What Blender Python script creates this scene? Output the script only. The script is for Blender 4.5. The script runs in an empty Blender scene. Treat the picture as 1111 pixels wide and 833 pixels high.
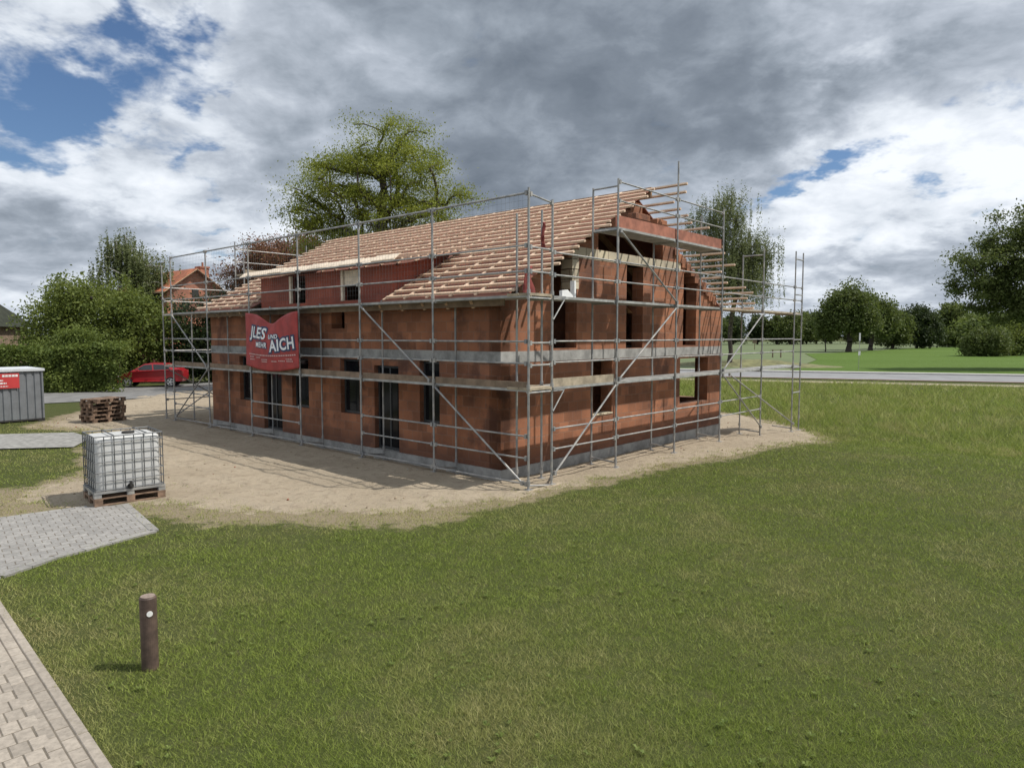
import bpy, math, random
import numpy as np
from mathutils import Vector, Matrix

R = math.radians
SC = bpy.context.scene
COL = SC.collection
random.seed(7)

# ------------------------------------------------------------------ camera
cam_d = bpy.data.cameras.new('camera')
cam = bpy.data.objects.new('camera', cam_d)
COL.objects.link(cam)
cam.location = (0, 0, 3.15)
cam.rotation_euler = (R(90 - 4.03), 0, 0)
cam_d.sensor_width = 36.0
cam_d.lens = 24.14
cam_d.clip_start = 0.1
cam_d.clip_end = 6000
SC.camera = cam

SC.view_settings.view_transform = 'Standard'
SC.view_settings.look = 'None'
SC.view_settings.exposure = 0.32
SC.view_settings.gamma = 1.0
SC.view_settings.use_curve_mapping = False
SC.render.engine = 'CYCLES'
SC.cycles.use_denoising = True
SC.cycles.max_bounces = 4
SC.cycles.diffuse_bounces = 2
SC.cycles.glossy_bounces = 2
SC.cycles.transmission_bounces = 2
SC.cycles.transparent_max_bounces = 8

SUN_EL, SUN_DIR = 55.0, (0.998, -0.06)          # horizontal direction towards the sun
SUN_STRENGTH = 3.6
SKY_STRENGTH = 0.12
CLOUD_GAIN = 1.0

# ------------------------------------------------------------------ node helpers
def mnode(nt, op, a, b=None, c=None, clamp=False):
    n = nt.nodes.new('ShaderNodeMath'); n.operation = op; n.use_clamp = clamp
    for i, v in enumerate((a, b, c)):
        if v is None: continue
        if isinstance(v, (int, float)): n.inputs[i].default_value = v
        else: nt.links.new(v, n.inputs[i])
    return n.outputs[0]

def mixc(nt, fac, a, b, blend='MIX'):
    n = nt.nodes.new('ShaderNodeMix'); n.data_type = 'RGBA'; n.blend_type = blend
    n.clamp_factor = True
    for key, v in ((0, fac), (6, a), (7, b)):
        if isinstance(v, (int, float)): n.inputs[key].default_value = v
        elif isinstance(v, (tuple, list)): n.inputs[key].default_value = (*v[:3], 1)
        else: nt.links.new(v, n.inputs[key])
    return n.outputs[2]

def noise(nt, vec, scale, detail=4, rough=.55, dist=0.0):
    n = nt.nodes.new('ShaderNodeTexNoise')
    n.inputs['Scale'].default_value = scale
    n.inputs['Detail'].default_value = detail
    n.inputs['Roughness'].default_value = rough
    n.inputs['Distortion'].default_value = dist
    if vec is not None: nt.links.new(vec, n.inputs['Vector'])
    return n

def ramp(nt, fac, lo, hi):
    n = nt.nodes.new('ShaderNodeMapRange'); n.interpolation_type = 'SMOOTHSTEP'
    nt.links.new(fac, n.inputs[0])
    n.inputs[1].default_value = lo; n.inputs[2].default_value = hi
    return n.outputs[0]

# ------------------------------------------------------------------ world: sky and clouds
world = bpy.data.worlds.new('World'); SC.world = world; world.use_nodes = True
world.cycles.sampling_method = 'MANUAL'; world.cycles.sample_map_resolution = 256
def build_world():
    nt = world.node_tree; nt.nodes.clear()
    out = nt.nodes.new('ShaderNodeOutputWorld'); bg = nt.nodes.new('ShaderNodeBackground')
    nt.links.new(bg.outputs[0], out.inputs[0])
    sky = nt.nodes.new('ShaderNodeTexSky'); sky.sky_type = 'NISHITA'; sky.sun_disc = False
    sky.sun_elevation = R(SUN_EL)
    sky.sun_rotation = math.atan2(SUN_DIR[0], SUN_DIR[1])
    sky.air_density = 1.0; sky.dust_density = 0.6; sky.ozone_density = 1.5
    tc = nt.nodes.new('ShaderNodeTexCoord')
    sep = nt.nodes.new('ShaderNodeSeparateXYZ'); nt.links.new(tc.outputs['Generated'], sep.inputs[0])
    X, Y, Z = sep.outputs
    az = mnode(nt, 'MULTIPLY', mnode(nt, 'ARCTAN2', X, Y), 57.2958)
    el = mnode(nt, 'MULTIPLY', mnode(nt, 'ARCSINE', Z), 57.2958)
    # a flat cloud layer: perspective of the layer towards the horizon
    zz = mnode(nt, 'ADD', mnode(nt, 'MAXIMUM', Z, 0.0), 0.32)
    cb = nt.nodes.new('ShaderNodeCombineXYZ')
    nt.links.new(mnode(nt, 'DIVIDE', X, zz), cb.inputs[0]); nt.links.new(mnode(nt, 'DIVIDE', Y, zz), cb.inputs[1])
    P = cb.outputs[0]
    # warped angular coordinates so that placed banks get ragged outlines
    wn = noise(nt, P, 2.2, 6, .62)
    ws = nt.nodes.new('ShaderNodeSeparateColor'); nt.links.new(wn.outputs['Color'], ws.inputs[0])
    wa = mnode(nt, 'ADD', az, mnode(nt, 'MULTIPLY', mnode(nt, 'SUBTRACT', ws.outputs[0], .5), 26))
    we = mnode(nt, 'ADD', el, mnode(nt, 'MULTIPLY', mnode(nt, 'SUBTRACT', ws.outputs[1], .5), 16))
    def blob(a, e, sa, se, amp):
        u = mnode(nt, 'DIVIDE', mnode(nt, 'SUBTRACT', wa, a), sa)
        v = mnode(nt, 'DIVIDE', mnode(nt, 'SUBTRACT', we, e), se)
        q = mnode(nt, 'ADD', mnode(nt, 'MULTIPLY', u, u), mnode(nt, 'MULTIPLY', v, v))
        return mnode(nt, 'MULTIPLY', mnode(nt, 'EXPONENT', mnode(nt, 'MULTIPLY', q, -.5)), amp)
    def total(L):
        t = None
        for q in L:
            b = blob(*q); t = b if t is None else mnode(nt, 'ADD', t, b)
        return t
    holes = total([(-25.3, 21.4, 2.2, 1.5, .70), (-32, 15.8, 4.0, 1.5, .66), (-30.5, 18.3, 3.2, 1.5, .58),
                   (-22.6, 17.0, 1.3, 1.9, .52), (23.8, 12.3, 3.4, .9, .66), (35, 15.2, 1.6, .9, .36),
                   (-35.0, 12.4, 3.0, 1.0, .5), (-21.5, 13.2, 1.0, 1.0, .35), (-42, 18, 5, 3, .6), (34, 9.5, 2.5, .8, .3),(-24,7.5,3,.5,.35)])
    f1 = noise(nt, P, 4.2, 6, .66, .25).outputs[0]
    # shade of the cloud base
    dark = total([(5, 20.5, 10, 3.8, .36), (24, 20.0, 8, 2.8, .36), (14, 15.8, 11, 3.0, .32), (-8, 13.5, 7, 3.4, .28),
                  (-4, 25, 10, 3.5, .22), (10, 33, 40, 7, .25), (31.5, 7.2, 5, 1.6, .26), (-33, 5.2, 7, 2.0, .22),
                  (-31, 8.2, 8, 1.0, .12), (0, 9, 14, 2, .22), (22, 4.2, 9, 1.2, .22), (3, 12, 8, 4, .14)])
    bright = total([(-27, 10.4, 6, 2.0, .20), (31.5, 12.0, 6, 2.4, .30), (24, 8.4, 6, 1.6, .24), (33, 21, 5, 4, .22),
                    (-33, 21, 5, 2.5, .12), (26, 4.9, 3.5, .6, .22), (-34, 14.4, 3, .8, .2), (27.5, 21.8, 3, .9, .24), (-16, 8.5, 5, 1.2, .12)])
    f2 = noise(nt, P, 3.0, 6, .54, .35).outputs[0]
    f3 = noise(nt, P, 8.5, 5, .60, .3).outputs[0]
    dens = mnode(nt, 'SUBTRACT', mnode(nt, 'ADD', mnode(nt, 'ADD', f1, .24), mnode(nt, 'MULTIPLY', mnode(nt, 'SUBTRACT', f3, .5), .75)), holes)
    cover = ramp(nt, dens, .10, .54)
    tex = mnode(nt, 'ADD', mnode(nt, 'MULTIPLY', mnode(nt, 'SUBTRACT', f2, .5), 1.15),
                mnode(nt, 'MULTIPLY', mnode(nt, 'SUBTRACT', f3, .5), .62))
    sh = mnode(nt, 'ADD', mnode(nt, 'ADD', mnode(nt, 'SUBTRACT', .69, mnode(nt, 'MULTIPLY', dark, .88)), bright), tex)
    rp = nt.nodes.new('ShaderNodeValToRGB'); nt.links.new(sh, rp.inputs[0])
    e = rp.color_ramp.elements
    e[0].position = .0; e[0].color = (.140, .163, .192, 1)
    e[1].position = 1.0; e[1].color = (.80, .81, .82, 1)
    for p, c in ((.22, (.190, .216, .248, 1)), (.42, (.285, .316, .352, 1)), (.60, (.42, .45, .49, 1)), (.78, (.63, .655, .68, 1))):
        k = e.new(p); k.color = c
    cl = mixc(nt, 1.0, rp.outputs[0], (CLOUD_GAIN * .97, CLOUD_GAIN, CLOUD_GAIN * 1.05), 'MULTIPLY')
    sk = mixc(nt, 1.0, sky.outputs[0], (SKY_STRENGTH * .46, SKY_STRENGTH * .54, SKY_STRENGTH * .64), 'MULTIPLY')
    # distant air near the horizon pales the blue
    res = mixc(nt, cover, sk, cl)
    nt.links.new(res, bg.inputs['Color']); bg.inputs['Strength'].default_value = 1.0
build_world()

sun_d = bpy.data.lights.new('sun', 'SUN'); sun = bpy.data.objects.new('sun', sun_d); COL.objects.link(sun)
sun_d.energy = SUN_STRENGTH; sun_d.angle = R(0.6); sun_d.color = (1.0, .955, .88)
_s = Vector((SUN_DIR[0] * math.cos(R(SUN_EL)), SUN_DIR[1] * math.cos(R(SUN_EL)), math.sin(R(SUN_EL))))
sun.rotation_euler = _s.to_track_quat('Z', 'Y').to_euler()
sun.location = (30, -5, 40)

# ------------------------------------------------------------------ mesh helpers
class MB:
    def __init__(self): self.v = []; self.f = []
    def add(self, vs, fs):
        o = len(self.v); self.v += [tuple(q) for q in vs]; self.f += [tuple(i + o for i in q) for q in fs]; return self
    def box(self, x0, x1, y0, y1, z0, z1):
        return self.add([(x0,y0,z0),(x1,y0,z0),(x1,y1,z0),(x0,y1,z0),(x0,y0,z1),(x1,y0,z1),(x1,y1,z1),(x0,y1,z1)],
                        [(0,3,2,1),(4,5,6,7),(0,1,5,4),(1,2,6,5),(2,3,7,6),(3,0,4,7)])
    def chbox(self, x0, x1, y0, y1, z0, z1, c=.01):
        o = [(x0,y0),(x1,y0),(x1,y1),(x0,y1)]; i = [(x0+c,y0+c),(x1-c,y0+c),(x1-c,y1-c),(x0+c,y1-c)]
        vs = [(*q, z0) for q in o] + [(*q, z1-c) for q in o] + [(*q, z1) for q in i]
        fs = [(3,2,1,0),(8,9,10,11)]
        for k in range(4):
            n = (k+1) % 4; fs += [(k,n,4+n,4+k),(4+k,4+n,8+n,8+k)]
        return self.add(vs, fs)
    def bar(self, p, q, w, h, up=(0,0,1)):
        p, q = Vector(p), Vector(q); d = (q-p).normalized(); s = d.cross(Vector(up))
        if s.length < 1e-5: s = d.cross(Vector((1,0,0)))
        s.normalize(); u = s.cross(d).normalized(); s = s*w/2; u = u*h/2
        vs = [b + a for b in (p, q) for a in (-s-u, s-u, s+u, -s+u)]
        return self.add(vs, [(0,1,2,3),(7,6,5,4),(0,4,5,1),(1,5,6,2),(2,6,7,3),(3,7,4,0)])
    def tube(self, p, q, r, n=6, r2=None, cap=True):
        p, q = Vector(p), Vector(q); d = (q-p)
        if d.length < 1e-6: return self
        d.normalize(); a = d.cross(Vector((0,0,1)))
        if a.length < 1e-4: a = Vector((1,0,0))
        a.normalize(); b = d.cross(a); r2 = r if r2 is None else r2
        vs = []
        for c, rr in ((p, r), (q, r2)):
            for k in range(n):
                t = 2*math.pi*k/n; vs.append(c + a*math.cos(t)*rr + b*math.sin(t)*rr)
        fs = [(k, (k+1) % n, n+(k+1) % n, n+k) for k in range(n)]
        if cap: fs += [tuple(range(n-1, -1, -1)), tuple(range(n, 2*n))]
        return self.add(vs, fs)
    def prism(self, pts, axis, a0, a1):
        """closed polygon pts (2-D) extruded along axis 'x','y' or 'z' from a0 to a1"""
        def P(u, v, w): return {'x': (w,u,v), 'y': (u,w,v), 'z': (u,v,w)}[axis]
        n = len(pts)
        vs = [P(u,v,a0) for u,v in pts] + [P(u,v,a1) for u,v in pts]
        fs = [tuple(range(n-1,-1,-1)), tuple(range(n,2*n))] + [(k,(k+1)%n,n+(k+1)%n,n+k) for k in range(n)]
        return self.add(vs, fs)
    def build(self, name, mat, parent=None, loc=None, rz=0, smooth=False):
        me = bpy.data.meshes.new(name); me.from_pydata(self.v, [], self.f); me.update()
        import bmesh
        bm = bmesh.new(); bm.from_mesh(me); bmesh.ops.recalc_face_normals(bm, faces=bm.faces); bm.to_mesh(me); bm.free()
        if smooth: me.polygons.foreach_set('use_smooth', [True]*len(me.polygons))
        return link(name, me, mat, parent, loc, rz)

def link(name, me, mat, parent=None, loc=None, rz=0):
    if mat is not None: me.materials.append(mat)
    o = bpy.data.objects.new(name, me); COL.objects.link(o)
    if parent is not None: o.parent = parent
    if loc is not None: o.location = loc
    if rz: o.rotation_euler = (0,0,rz)
    return o

def tag(o, label=None, cat=None, group=None, kind=None):
    if label: o['label'] = label
    if cat: o['category'] = cat
    if group: o['group'] = group
    if kind: o['kind'] = kind
    return o

def thing(name, label, cat, loc=(0,0,0), rz=0, group=None):
    o = bpy.data.objects.new(name, None); COL.objects.link(o); o.empty_display_size = .3
    o.location = loc; o.rotation_euler = (0,0,rz)
    return tag(o, label, cat, group)

def copy_tree(o, parent=None):
    c = o.copy(); COL.objects.link(c)
    if parent is not None: c.parent = parent
    for ch in list(o.children): copy_tree(ch, c)
    return c

def np_mesh(name, V, F, mat, parent=None, attrs=None, smooth=False):
    """V (n,3) float, F (m,k) int, all faces with the same number of corners"""
    V = np.asarray(V, np.float32); F = np.asarray(F, np.int32); m, k = F.shape
    me = bpy.data.meshes.new(name)
    me.vertices.add(len(V)); me.vertices.foreach_set('co', V.ravel())
    me.loops.add(m*k); me.loops.foreach_set('vertex_index', F.ravel())
    me.polygons.add(m); me.polygons.foreach_set('loop_start', np.arange(0, m*k, k, dtype=np.int32))
    me.polygons.foreach_set('loop_total', np.full(m, k, np.int32))
    if smooth: me.polygons.foreach_set('use_smooth', np.ones(m, bool))
    me.update(calc_edges=True); me.validate()
    for an, av in (attrs or {}).items():
        a = me.attributes.new(an, 'FLOAT', 'POINT'); a.data.foreach_set('value', np.asarray(av, np.float32))
    return link(name, me, mat, parent)

def vnoise(x, y, seed=0):
    xi = np.floor(x).astype(np.int64); yi = np.floor(y).astype(np.int64); fx = x-xi; fy = y-yi
    def h(a, b):
        n = (a*374761393 + b*668265263 + seed*974711) & 0x7fffffff
        n = ((n ^ (n >> 13)) * 1274126177) & 0x7fffffff
        return ((n ^ (n >> 16)) & 0xffff)/65535.0
    sx = fx*fx*(3-2*fx); sy = fy*fy*(3-2*fy)
    return (h(xi,yi)*(1-sx)+h(xi+1,yi)*sx)*(1-sy) + (h(xi,yi+1)*(1-sx)+h(xi+1,yi+1)*sx)*sy
def fbm(x, y, seed=0, oct=4):
    t = 0; a = .5; n = 0
    for k in range(oct):
        t = t + a*vnoise(x*2**k, y*2**k, seed+k*17); n += a; a *= .55
    return t/n
def inside(x, y, poly):
    r = np.zeros(np.shape(x), bool); n = len(poly)
    for i in range(n):
        x0, y0 = poly[i]; x1, y1 = poly[(i+1) % n]
        c = ((y0 > y) != (y1 > y)) & (x < (x1-x0)*(y-y0)/((y1-y0) if y1 != y0 else 1e-9) + x0)
        r ^= c
    return r
def sstep(a, b, x):
    t = np.clip((x-a)/(b-a), 0, 1); return t*t*(3-2*t)

# ------------------------------------------------------------------ materials
def new_mat(name):
    m = bpy.data.materials.new(name); m.use_nodes = True
    nt = m.node_tree; return m, nt, nt.nodes['Principled BSDF']
def coord(nt, kind='Object'):
    return nt.nodes.new('ShaderNodeTexCoord').outputs[kind]
def bump(nt, bsdf, h, strength=.3, dist=.02):
    b = nt.nodes.new('ShaderNodeBump'); b.inputs['Strength'].default_value = strength; b.inputs['Distance'].default_value = dist
    nt.links.new(h, b.inputs['Height']); nt.links.new(b.outputs[0], bsdf.inputs['Normal'])
def mat_simple(name, c, rough=.7, metal=0, var=.12, scale=6, bumpk=0, c2=None, island=0.0):
    m, nt, b = new_mat(name)
    n = noise(nt, coord(nt), scale, 5, .6)
    lo = tuple(q*(1-var) for q in c); hi = tuple(min(1, q*(1+var)) for q in (c2 or c))
    col = mixc(nt, ramp(nt, n.outputs[0], .3, .7), lo, hi)
    if island:
        g = nt.nodes.new('ShaderNodeNewGeometry')
        k = mnode(nt, 'ADD', mnode(nt, 'MULTIPLY', g.outputs['Random Per Island'], 2*island), 1-island)
        cc = nt.nodes.new('ShaderNodeCombineColor')
        for i in range(3): nt.links.new(k, cc.inputs[i])
        col = mixc(nt, 1.0, col, cc.outputs[0], 'MULTIPLY')
    nt.links.new(col, b.inputs['Base Color'])
    b.inputs['Roughness'].default_value = rough; b.inputs['Metallic'].default_value = metal
    if bumpk: bump(nt, b, n.outputs[0], bumpk, .01)
    return m

def mat_brick(name, base, dark, mortar, bw=.37, bh=.249, stain=True, swz=True, ms=.010, contrast=.22):
    m, nt, b = new_mat(name)
    oc = coord(nt); s = nt.nodes.new('ShaderNodeSeparateXYZ'); nt.links.new(oc, s.inputs[0])
    cb = nt.nodes.new('ShaderNodeCombineXYZ')
    nt.links.new(mnode(nt, 'ADD', s.outputs[0], s.outputs[1]), cb.inputs[0]); nt.links.new(s.outputs[2], cb.inputs[1])
    br = nt.nodes.new('ShaderNodeTexBrick'); nt.links.new(cb.outputs[0], br.inputs['Vector'])
    br.inputs['Scale'].default_value = 1; br.inputs['Brick Width'].default_value = bw; br.inputs['Row Height'].default_value = bh
    br.inputs['Mortar Size'].default_value = ms; br.inputs['Mortar Smooth'].default_value = .3
    br.inputs['Color1'].default_value = (*[q*(1+contrast) for q in base], 1); br.inputs['Color2'].default_value = (*[q*(1-contrast) for q in base], 1)
    br.inputs['Mortar'].default_value = (*mortar, 1); br.inputs['Bias'].default_value = 0
    col = br.outputs['Color']
    # whole pallets of blocks fired differently: broad tone patches along the block grid
    n1 = noise(nt, cb.outputs[0], .9, 3, .5)
    col = mixc(nt, 1.0, col, mixc(nt, ramp(nt, n1.outputs[0], .40, .62), (.80, .80, .82), (1.22, 1.20, 1.15)), 'MULTIPLY')
    fine = noise(nt, oc, 14, 5, .65)
    col = mixc(nt, .28, col, mixc(nt, fine.outputs[0], tuple(q*.40 for q in base), tuple(min(1,q*1.7) for q in base)))
    if stain:
        n2 = noise(nt, oc, .85, 6, .62, .3)
        st = mnode(nt, 'MULTIPLY', ramp(nt, n2.outputs[0], .52, .64), .70)
        col = mixc(nt, st, col, dark)
        # darker towards the foot of the wall
        zz = mnode(nt, 'ADD', s.outputs[2], mnode(nt, 'MULTIPLY', n1.outputs[0], -.9))
        col = mixc(nt, mnode(nt, 'MULTIPLY', mnode(nt, 'SUBTRACT', 1.0, ramp(nt, zz, -.35, .25)), .6), col, dark)
    nt.links.new(col, b.inputs['Base Color']); b.inputs['Roughness'].default_value = .9
    h = mnode(nt, 'ADD', mnode(nt, 'MULTIPLY', br.outputs['Fac'], -.6), mnode(nt, 'MULTIPLY', fine.outputs[0], .5))
    bump(nt, b, h, .5, .012)
    return m

def mat_leaf(name, c1, c2, trans=.35, c3=None):
    m, nt, b = new_mat(name)
    g = nt.nodes.new('ShaderNodeNewGeometry')
    n = noise(nt, coord(nt), .55, 3, .5)
    f = mnode(nt, 'ADD', mnode(nt, 'MULTIPLY', g.outputs['Random Per Island'], .6), mnode(nt, 'MULTIPLY', ramp(nt, n.outputs[0], .35, .65), .4))
    col = mixc(nt, f, c1, c2)
    if c3:
        col = mixc(nt, ramp(nt, g.outputs['Random Per Island'], .88, .93), col, c3)
    nt.links.new(col, b.inputs['Base Color']); b.inputs['Roughness'].default_value = .62
    b.inputs['Specular IOR Level'].default_value = .25
    tr = nt.nodes.new('ShaderNodeBsdfTranslucent')
    nt.links.new(mixc(nt, .5, col, (c2[0]*1.3, c2[1]*1.3, c2[2]*.8)), tr.inputs['Color'])
    mx = nt.nodes.new('ShaderNodeMixShader'); mx.inputs[0].default_value = trans
    nt.links.new(b.outputs[0], mx.inputs[1]); nt.links.new(tr.outputs[0], mx.inputs[2])
    nt.links.new(mx.outputs[0], nt.nodes['Material Output'].inputs['Surface'])
    return m

M = {}
M['clay'] = mat_brick('clay_block', (.268, .110, .057), (.095, .043, .029), (.235, .145, .105), contrast=.36, ms=.010)
M['redwall'] = mat_brick('red_panel', (.300, .080, .050), (.13, .03, .025), (.24, .075, .05), .37, .249, stain=False, ms=.006)
M['oldbrick'] = mat_brick('old_brick', (.34, .115, .065), (.16, .06, .04), (.36, .28, .22), .24, .075, stain=False)
M['concrete'] = mat_simple('concrete', (.30, .295, .28), .9, 0, .28, 3.2, .3)
M['lime'] = mat_brick('pale_block', (.50, .44, .33), (.3,.25,.18), (.22, .17, .13), .5, .30, stain=False, ms=.02)
M['batten'] = mat_simple('batten_wood', (.68, .50, .36), .75, 0, .16, 3, .2)
M['rafter'] = mat_simple('rafter_wood', (.44, .29, .18), .75, 0, .18, 4, .2)
M['membrane'] = mat_simple('roof_membrane', (.225, .090, .060), .8, 0, .18, 2.2)
M['steel'] = mat_simple('galvanised_steel', (.29, .30, .31), .55, .45, .22, 4, c2=(.36, .345, .32))
M['deck'] = mat_simple('scaffold_deck', (.34, .34, .325), .65, .2, .25, 3.5, .2)
M['plank'] = mat_simple('scaffold_plank', (.35, .29, .21), .85, 0, .3, 4, .3)
M['toe'] = mat_simple('toe_board_wood', (.20, .145, .10), .85, 0, .3, 3, .3)
M['redtoe'] = mat_simple('red_brown_board', (.33, .13, .085), .85, 0, .3, 3, .3)
M['net'] = mat_simple('safety_net', (.13, .135, .135), .8, 0, .1, 3)
M['fascia'] = mat_simple('fresh_timber', (.80, .67, .52), .7, 0, .14, 5, .2)
M['white'] = mat_simple('white_paint', (.72, .72, .70), .6, 0, .08, 5)
M['dark'] = mat_simple('dark_void', (.03, .028, .026), .9, 0, .2, 3)
M['bark'] = mat_simple('bark', (.062, .050, .040), .95, 0, .35, 9, .6)
M['birchbark'] = mat_simple('birch_bark', (.30, .29, .27), .9, 0, .5, 5, .4)
M['palletwood'] = mat_simple('pallet_wood', (.19, .125, .085), .9, 0, .35, 7, .4, island=.25)
M['rust'] = mat_simple('bollard_steel', (.098, .066, .052), .6, .15, .30, 12, .15)
M['paver'] = mat_simple('concrete_paver', (.300, .262, .218), .9, 0, .16, 22, .3, island=.15)
M['greypaver'] = mat_simple('grey_paver', (.250, .240, .226), .9, 0, .16, 22, .3, island=.13)
M['joint'] = mat_simple('joint_sand', (.135,.115,.09), .95, 0, .2, 9)
M['asphalt'] = mat_simple('asphalt', (.165, .162, .158), .92, 0, .22, 1.5, .2)
M['roadasphalt'] = mat_simple('road_asphalt', (.215, .215, .22), .9, 0, .15, .8, .2)
M['kerb'] = mat_simple('kerb_stone', (.42, .41, .39), .9, 0, .12, 2)
M['verge'] = mat_simple('dusty_verge', (.27, .235, .155), .95, 0, .25, .9)
M['tile'] = mat_brick('roof_tile', (.40, .135, .065), (.2,.08,.05), (.18,.07,.04), .3, .33, stain=False)

# ------------------------------------------------------------------ building frame and terrain
BO = Vector((0.33, 13.71, 0)); BA = R(48.1)
ER = np.array([math.cos(BA), math.sin(BA)]); EL = np.array([-math.sin(BA), math.cos(BA)])
HX0, HX1, HY0, HY1 = .80, 11.86, 1.50, 15.74
def to_local(x, y):
    dx = x-BO.x; dy = y-BO.y; return dx*ER[0]+dy*ER[1], dx*EL[0]+dy*EL[1]
def to_world(lx, ly): return BO.x+lx*ER[0]+ly*EL[0], BO.y+lx*ER[1]+ly*EL[1]
def gz(x, y):
    x = np.asarray(x, float); y = np.asarray(y, float)
    lx, ly = to_local(x, y)
    z = -.35*sstep(8, 15.5, lx)
    d = np.hypot(np.maximum(np.maximum(HX0-lx, lx-HX1), 0), np.maximum(np.maximum(HY0-ly, ly-HY1), 0))
    z = z - .17*(1-sstep(.15, .75, d))
    near = 1-sstep(30, 45, np.hypot(x, y))
    z = z + near*sstep(.5, 1.5, d)*(fbm(x*.45, y*.45, 3)-.5)*.05
    return z
def gzl(lx, ly): return float(gz(*to_world(lx, ly)))

SAND = [(-19.3,34.5),(-17.5,28),(-16.8,23.6),(-13.5,22.6),(-11.9,19.6),(-9.6,16),(-9.9,13.6),(-8.6,12.3),(-7.0,12.4),(-6.51,12.5),(-5.35,12.25),(-4.16,12.1),
        (-2.97,11.95),(-1.84,11.95),(-.9,12.4),(-.1,13.0),(.95,13.9),(2.75,15.5),(4.95,17.4),(8.2,20.35),(9.6,21.7),(10.5,22.6),(10.9,24.8),(10.2,29.5),(5,40),(-10,46),(-19,38.5)]
PAVE = [(-13.5,9.7),(-8.82,11.63),(-8.31,12.06),(-7.9,12.39),(-7.22,12.6),(-5.75,10.85),(-6.09,10.21),(-6.47,9.52),(-6.67,8.75),(-7.6,7.6)]
DRIVE = [(-30,16.9),(-19,20.8),(-16.24,21.62),(-14.17,22.03),(-12.9,20.9),(-12.31,19.11),(-14.15,18.8),(-19,17.6),(-30,13.5)]
PA, PE, PN = np.array([-6.18, 8.08]), np.array([.708, -.706]), np.array([-.706, -.708])
def path_mask(x, y):
    t = (x-PA[0])*PN[0]+(y-PA[1])*PN[1]; return (t > -.02)
def sand_warp(x, y):
    wx = (fbm(x*.8, y*.8, 11)-.5)*.9 + (fbm(x*3.1, y*3.1, 12)-.5)*.45
    wy = (fbm(x*.8, y*.8, 21)-.5)*.9 + (fbm(x*3.1, y*3.1, 22)-.5)*.45
    return x+wx, y+wy
def sand_amount(x, y): return inside(*sand_warp(x, y), SAND)
def sand_depth(x, y):
    qx, qy = sand_warp(x, y); dist = np.full(np.shape(x), 9.0); sp = np.array(SAND)
    for i in range(len(sp)):
        a, b = sp[i], sp[(i+1) % len(sp)]; ab = b-a; tt = np.clip(((qx-a[0])*ab[0]+(qy-a[1])*ab[1])/(ab@ab), 0, 1)
        dist = np.minimum(dist, np.hypot(qx-a[0]-tt*ab[0], qy-a[1]-tt*ab[1]))
    return np.where(inside(qx, qy, SAND), dist, -dist)

def ground_mat():
    m, nt, b = new_mat('lawn_soil')
    oc = coord(nt)
    n1 = noise(nt, oc, .35, 5, .6); n2 = noise(nt, oc, 3.2, 6, .65); n3 = noise(nt, oc, 40, 4, .7)
    col = mixc(nt, ramp(nt, n1.outputs[0], .35, .65), (.045, .062, .016), (.062, .070, .024))
    col = mixc(nt, ramp(nt, n2.outputs[0], .50, .72), col, (.105, .092, .045))
    col = mixc(nt, .6, col, mixc(nt, n3.outputs[0], (.020, .028, .008), (.125, .135, .050)))
    at = nt.nodes.new('ShaderNodeAttribute'); at.attribute_name = 'bare'
    soil = mixc(nt, n3.outputs[0], (.12, .095, .060), (.36, .30, .21))
    th = mnode(nt, 'ADD', at.outputs['Fac'], mnode(nt, 'MULTIPLY', mnode(nt, 'SUBTRACT', n2.outputs[0], .5), 1.3))
    col = mixc(nt, ramp(nt, th, .32, .62), col, soil)
    nt.links.new(col, b.inputs['Base Color']); b.inputs['Roughness'].default_value = .95; b.inputs['Specular IOR Level'].default_value = .1
    bump(nt, b, mnode(nt, 'ADD', n2.outputs[0], n3.outputs[0]), .6, .05)
    return m
def sand_mat():
    m, nt, b = new_mat('sandy_soil')
    oc = coord(nt)
    n1 = noise(nt, oc, .5, 5, .6); n2 = noise(nt, oc, 4.0, 7, .68, .4); n3 = noise(nt, oc, 45, 4, .7)
    col = mixc(nt, ramp(nt, n1.outputs[0], .35, .65), (.315, .258, .184), (.385, .320, .235))
    col = mixc(nt, mnode(nt, 'MULTIPLY', ramp(nt, n2.outputs[0], .49, .66), .85), col, (.215, .170, .118))
    col = mixc(nt, .35, col, mixc(nt, n3.outputs[0], (.19, .15, .11), (.52, .45, .35)))
    nt.links.new(col, b.inputs['Base Color']); b.inputs['Roughness'].default_value = .95; b.inputs['Specular IOR Level'].default_value = .1
    bump(nt, b, mnode(nt, 'ADD', mnode(nt, 'MULTIPLY', n2.outputs[0], 1.4), mnode(nt, 'MULTIPLY', n3.outputs[0], .35)), .8, .07)
    return m
M['ground'] = ground_mat(); M['sand'] = sand_mat()

def grid_mesh(xs, ys, zf, keep=None):
    Xg, Yg = np.meshgrid(xs, ys); V = np.stack([Xg, Yg, zf(Xg, Yg)], -1).reshape(-1, 3)
    nx, ny = len(xs), len(ys)
    i = (np.arange(ny-1)[:, None]*nx+np.arange(nx-1)[None, :])
    F = np.stack([i, i+1, i+nx+1, i+nx], -1).reshape(-1, 4)
    if keep is not None:
        cx = (xs[:-1]+xs[1:])/2; cy = (ys[:-1]+ys[1:])/2; CX, CY = np.meshgrid(cx, cy)
        F = F[keep(CX, CY).ravel()]
        u, inv = np.unique(F, return_inverse=True); V = V[u]; F = inv.reshape(-1, 4)
    return V, F
far = np.array([60, 75, 95, 120, 160, 220, 320, 500, 900, 1800])
xs = np.concatenate([-far[::-1]+12, np.arange(-46, 46, .45), far]); xs = np.unique(xs)
ys = np.concatenate([[-400, -150, -60, -25], np.arange(-10, 76, .45), far[2:]])
V, F = grid_mesh(xs, np.unique(ys), lambda x, y: gz(x, y))
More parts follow.
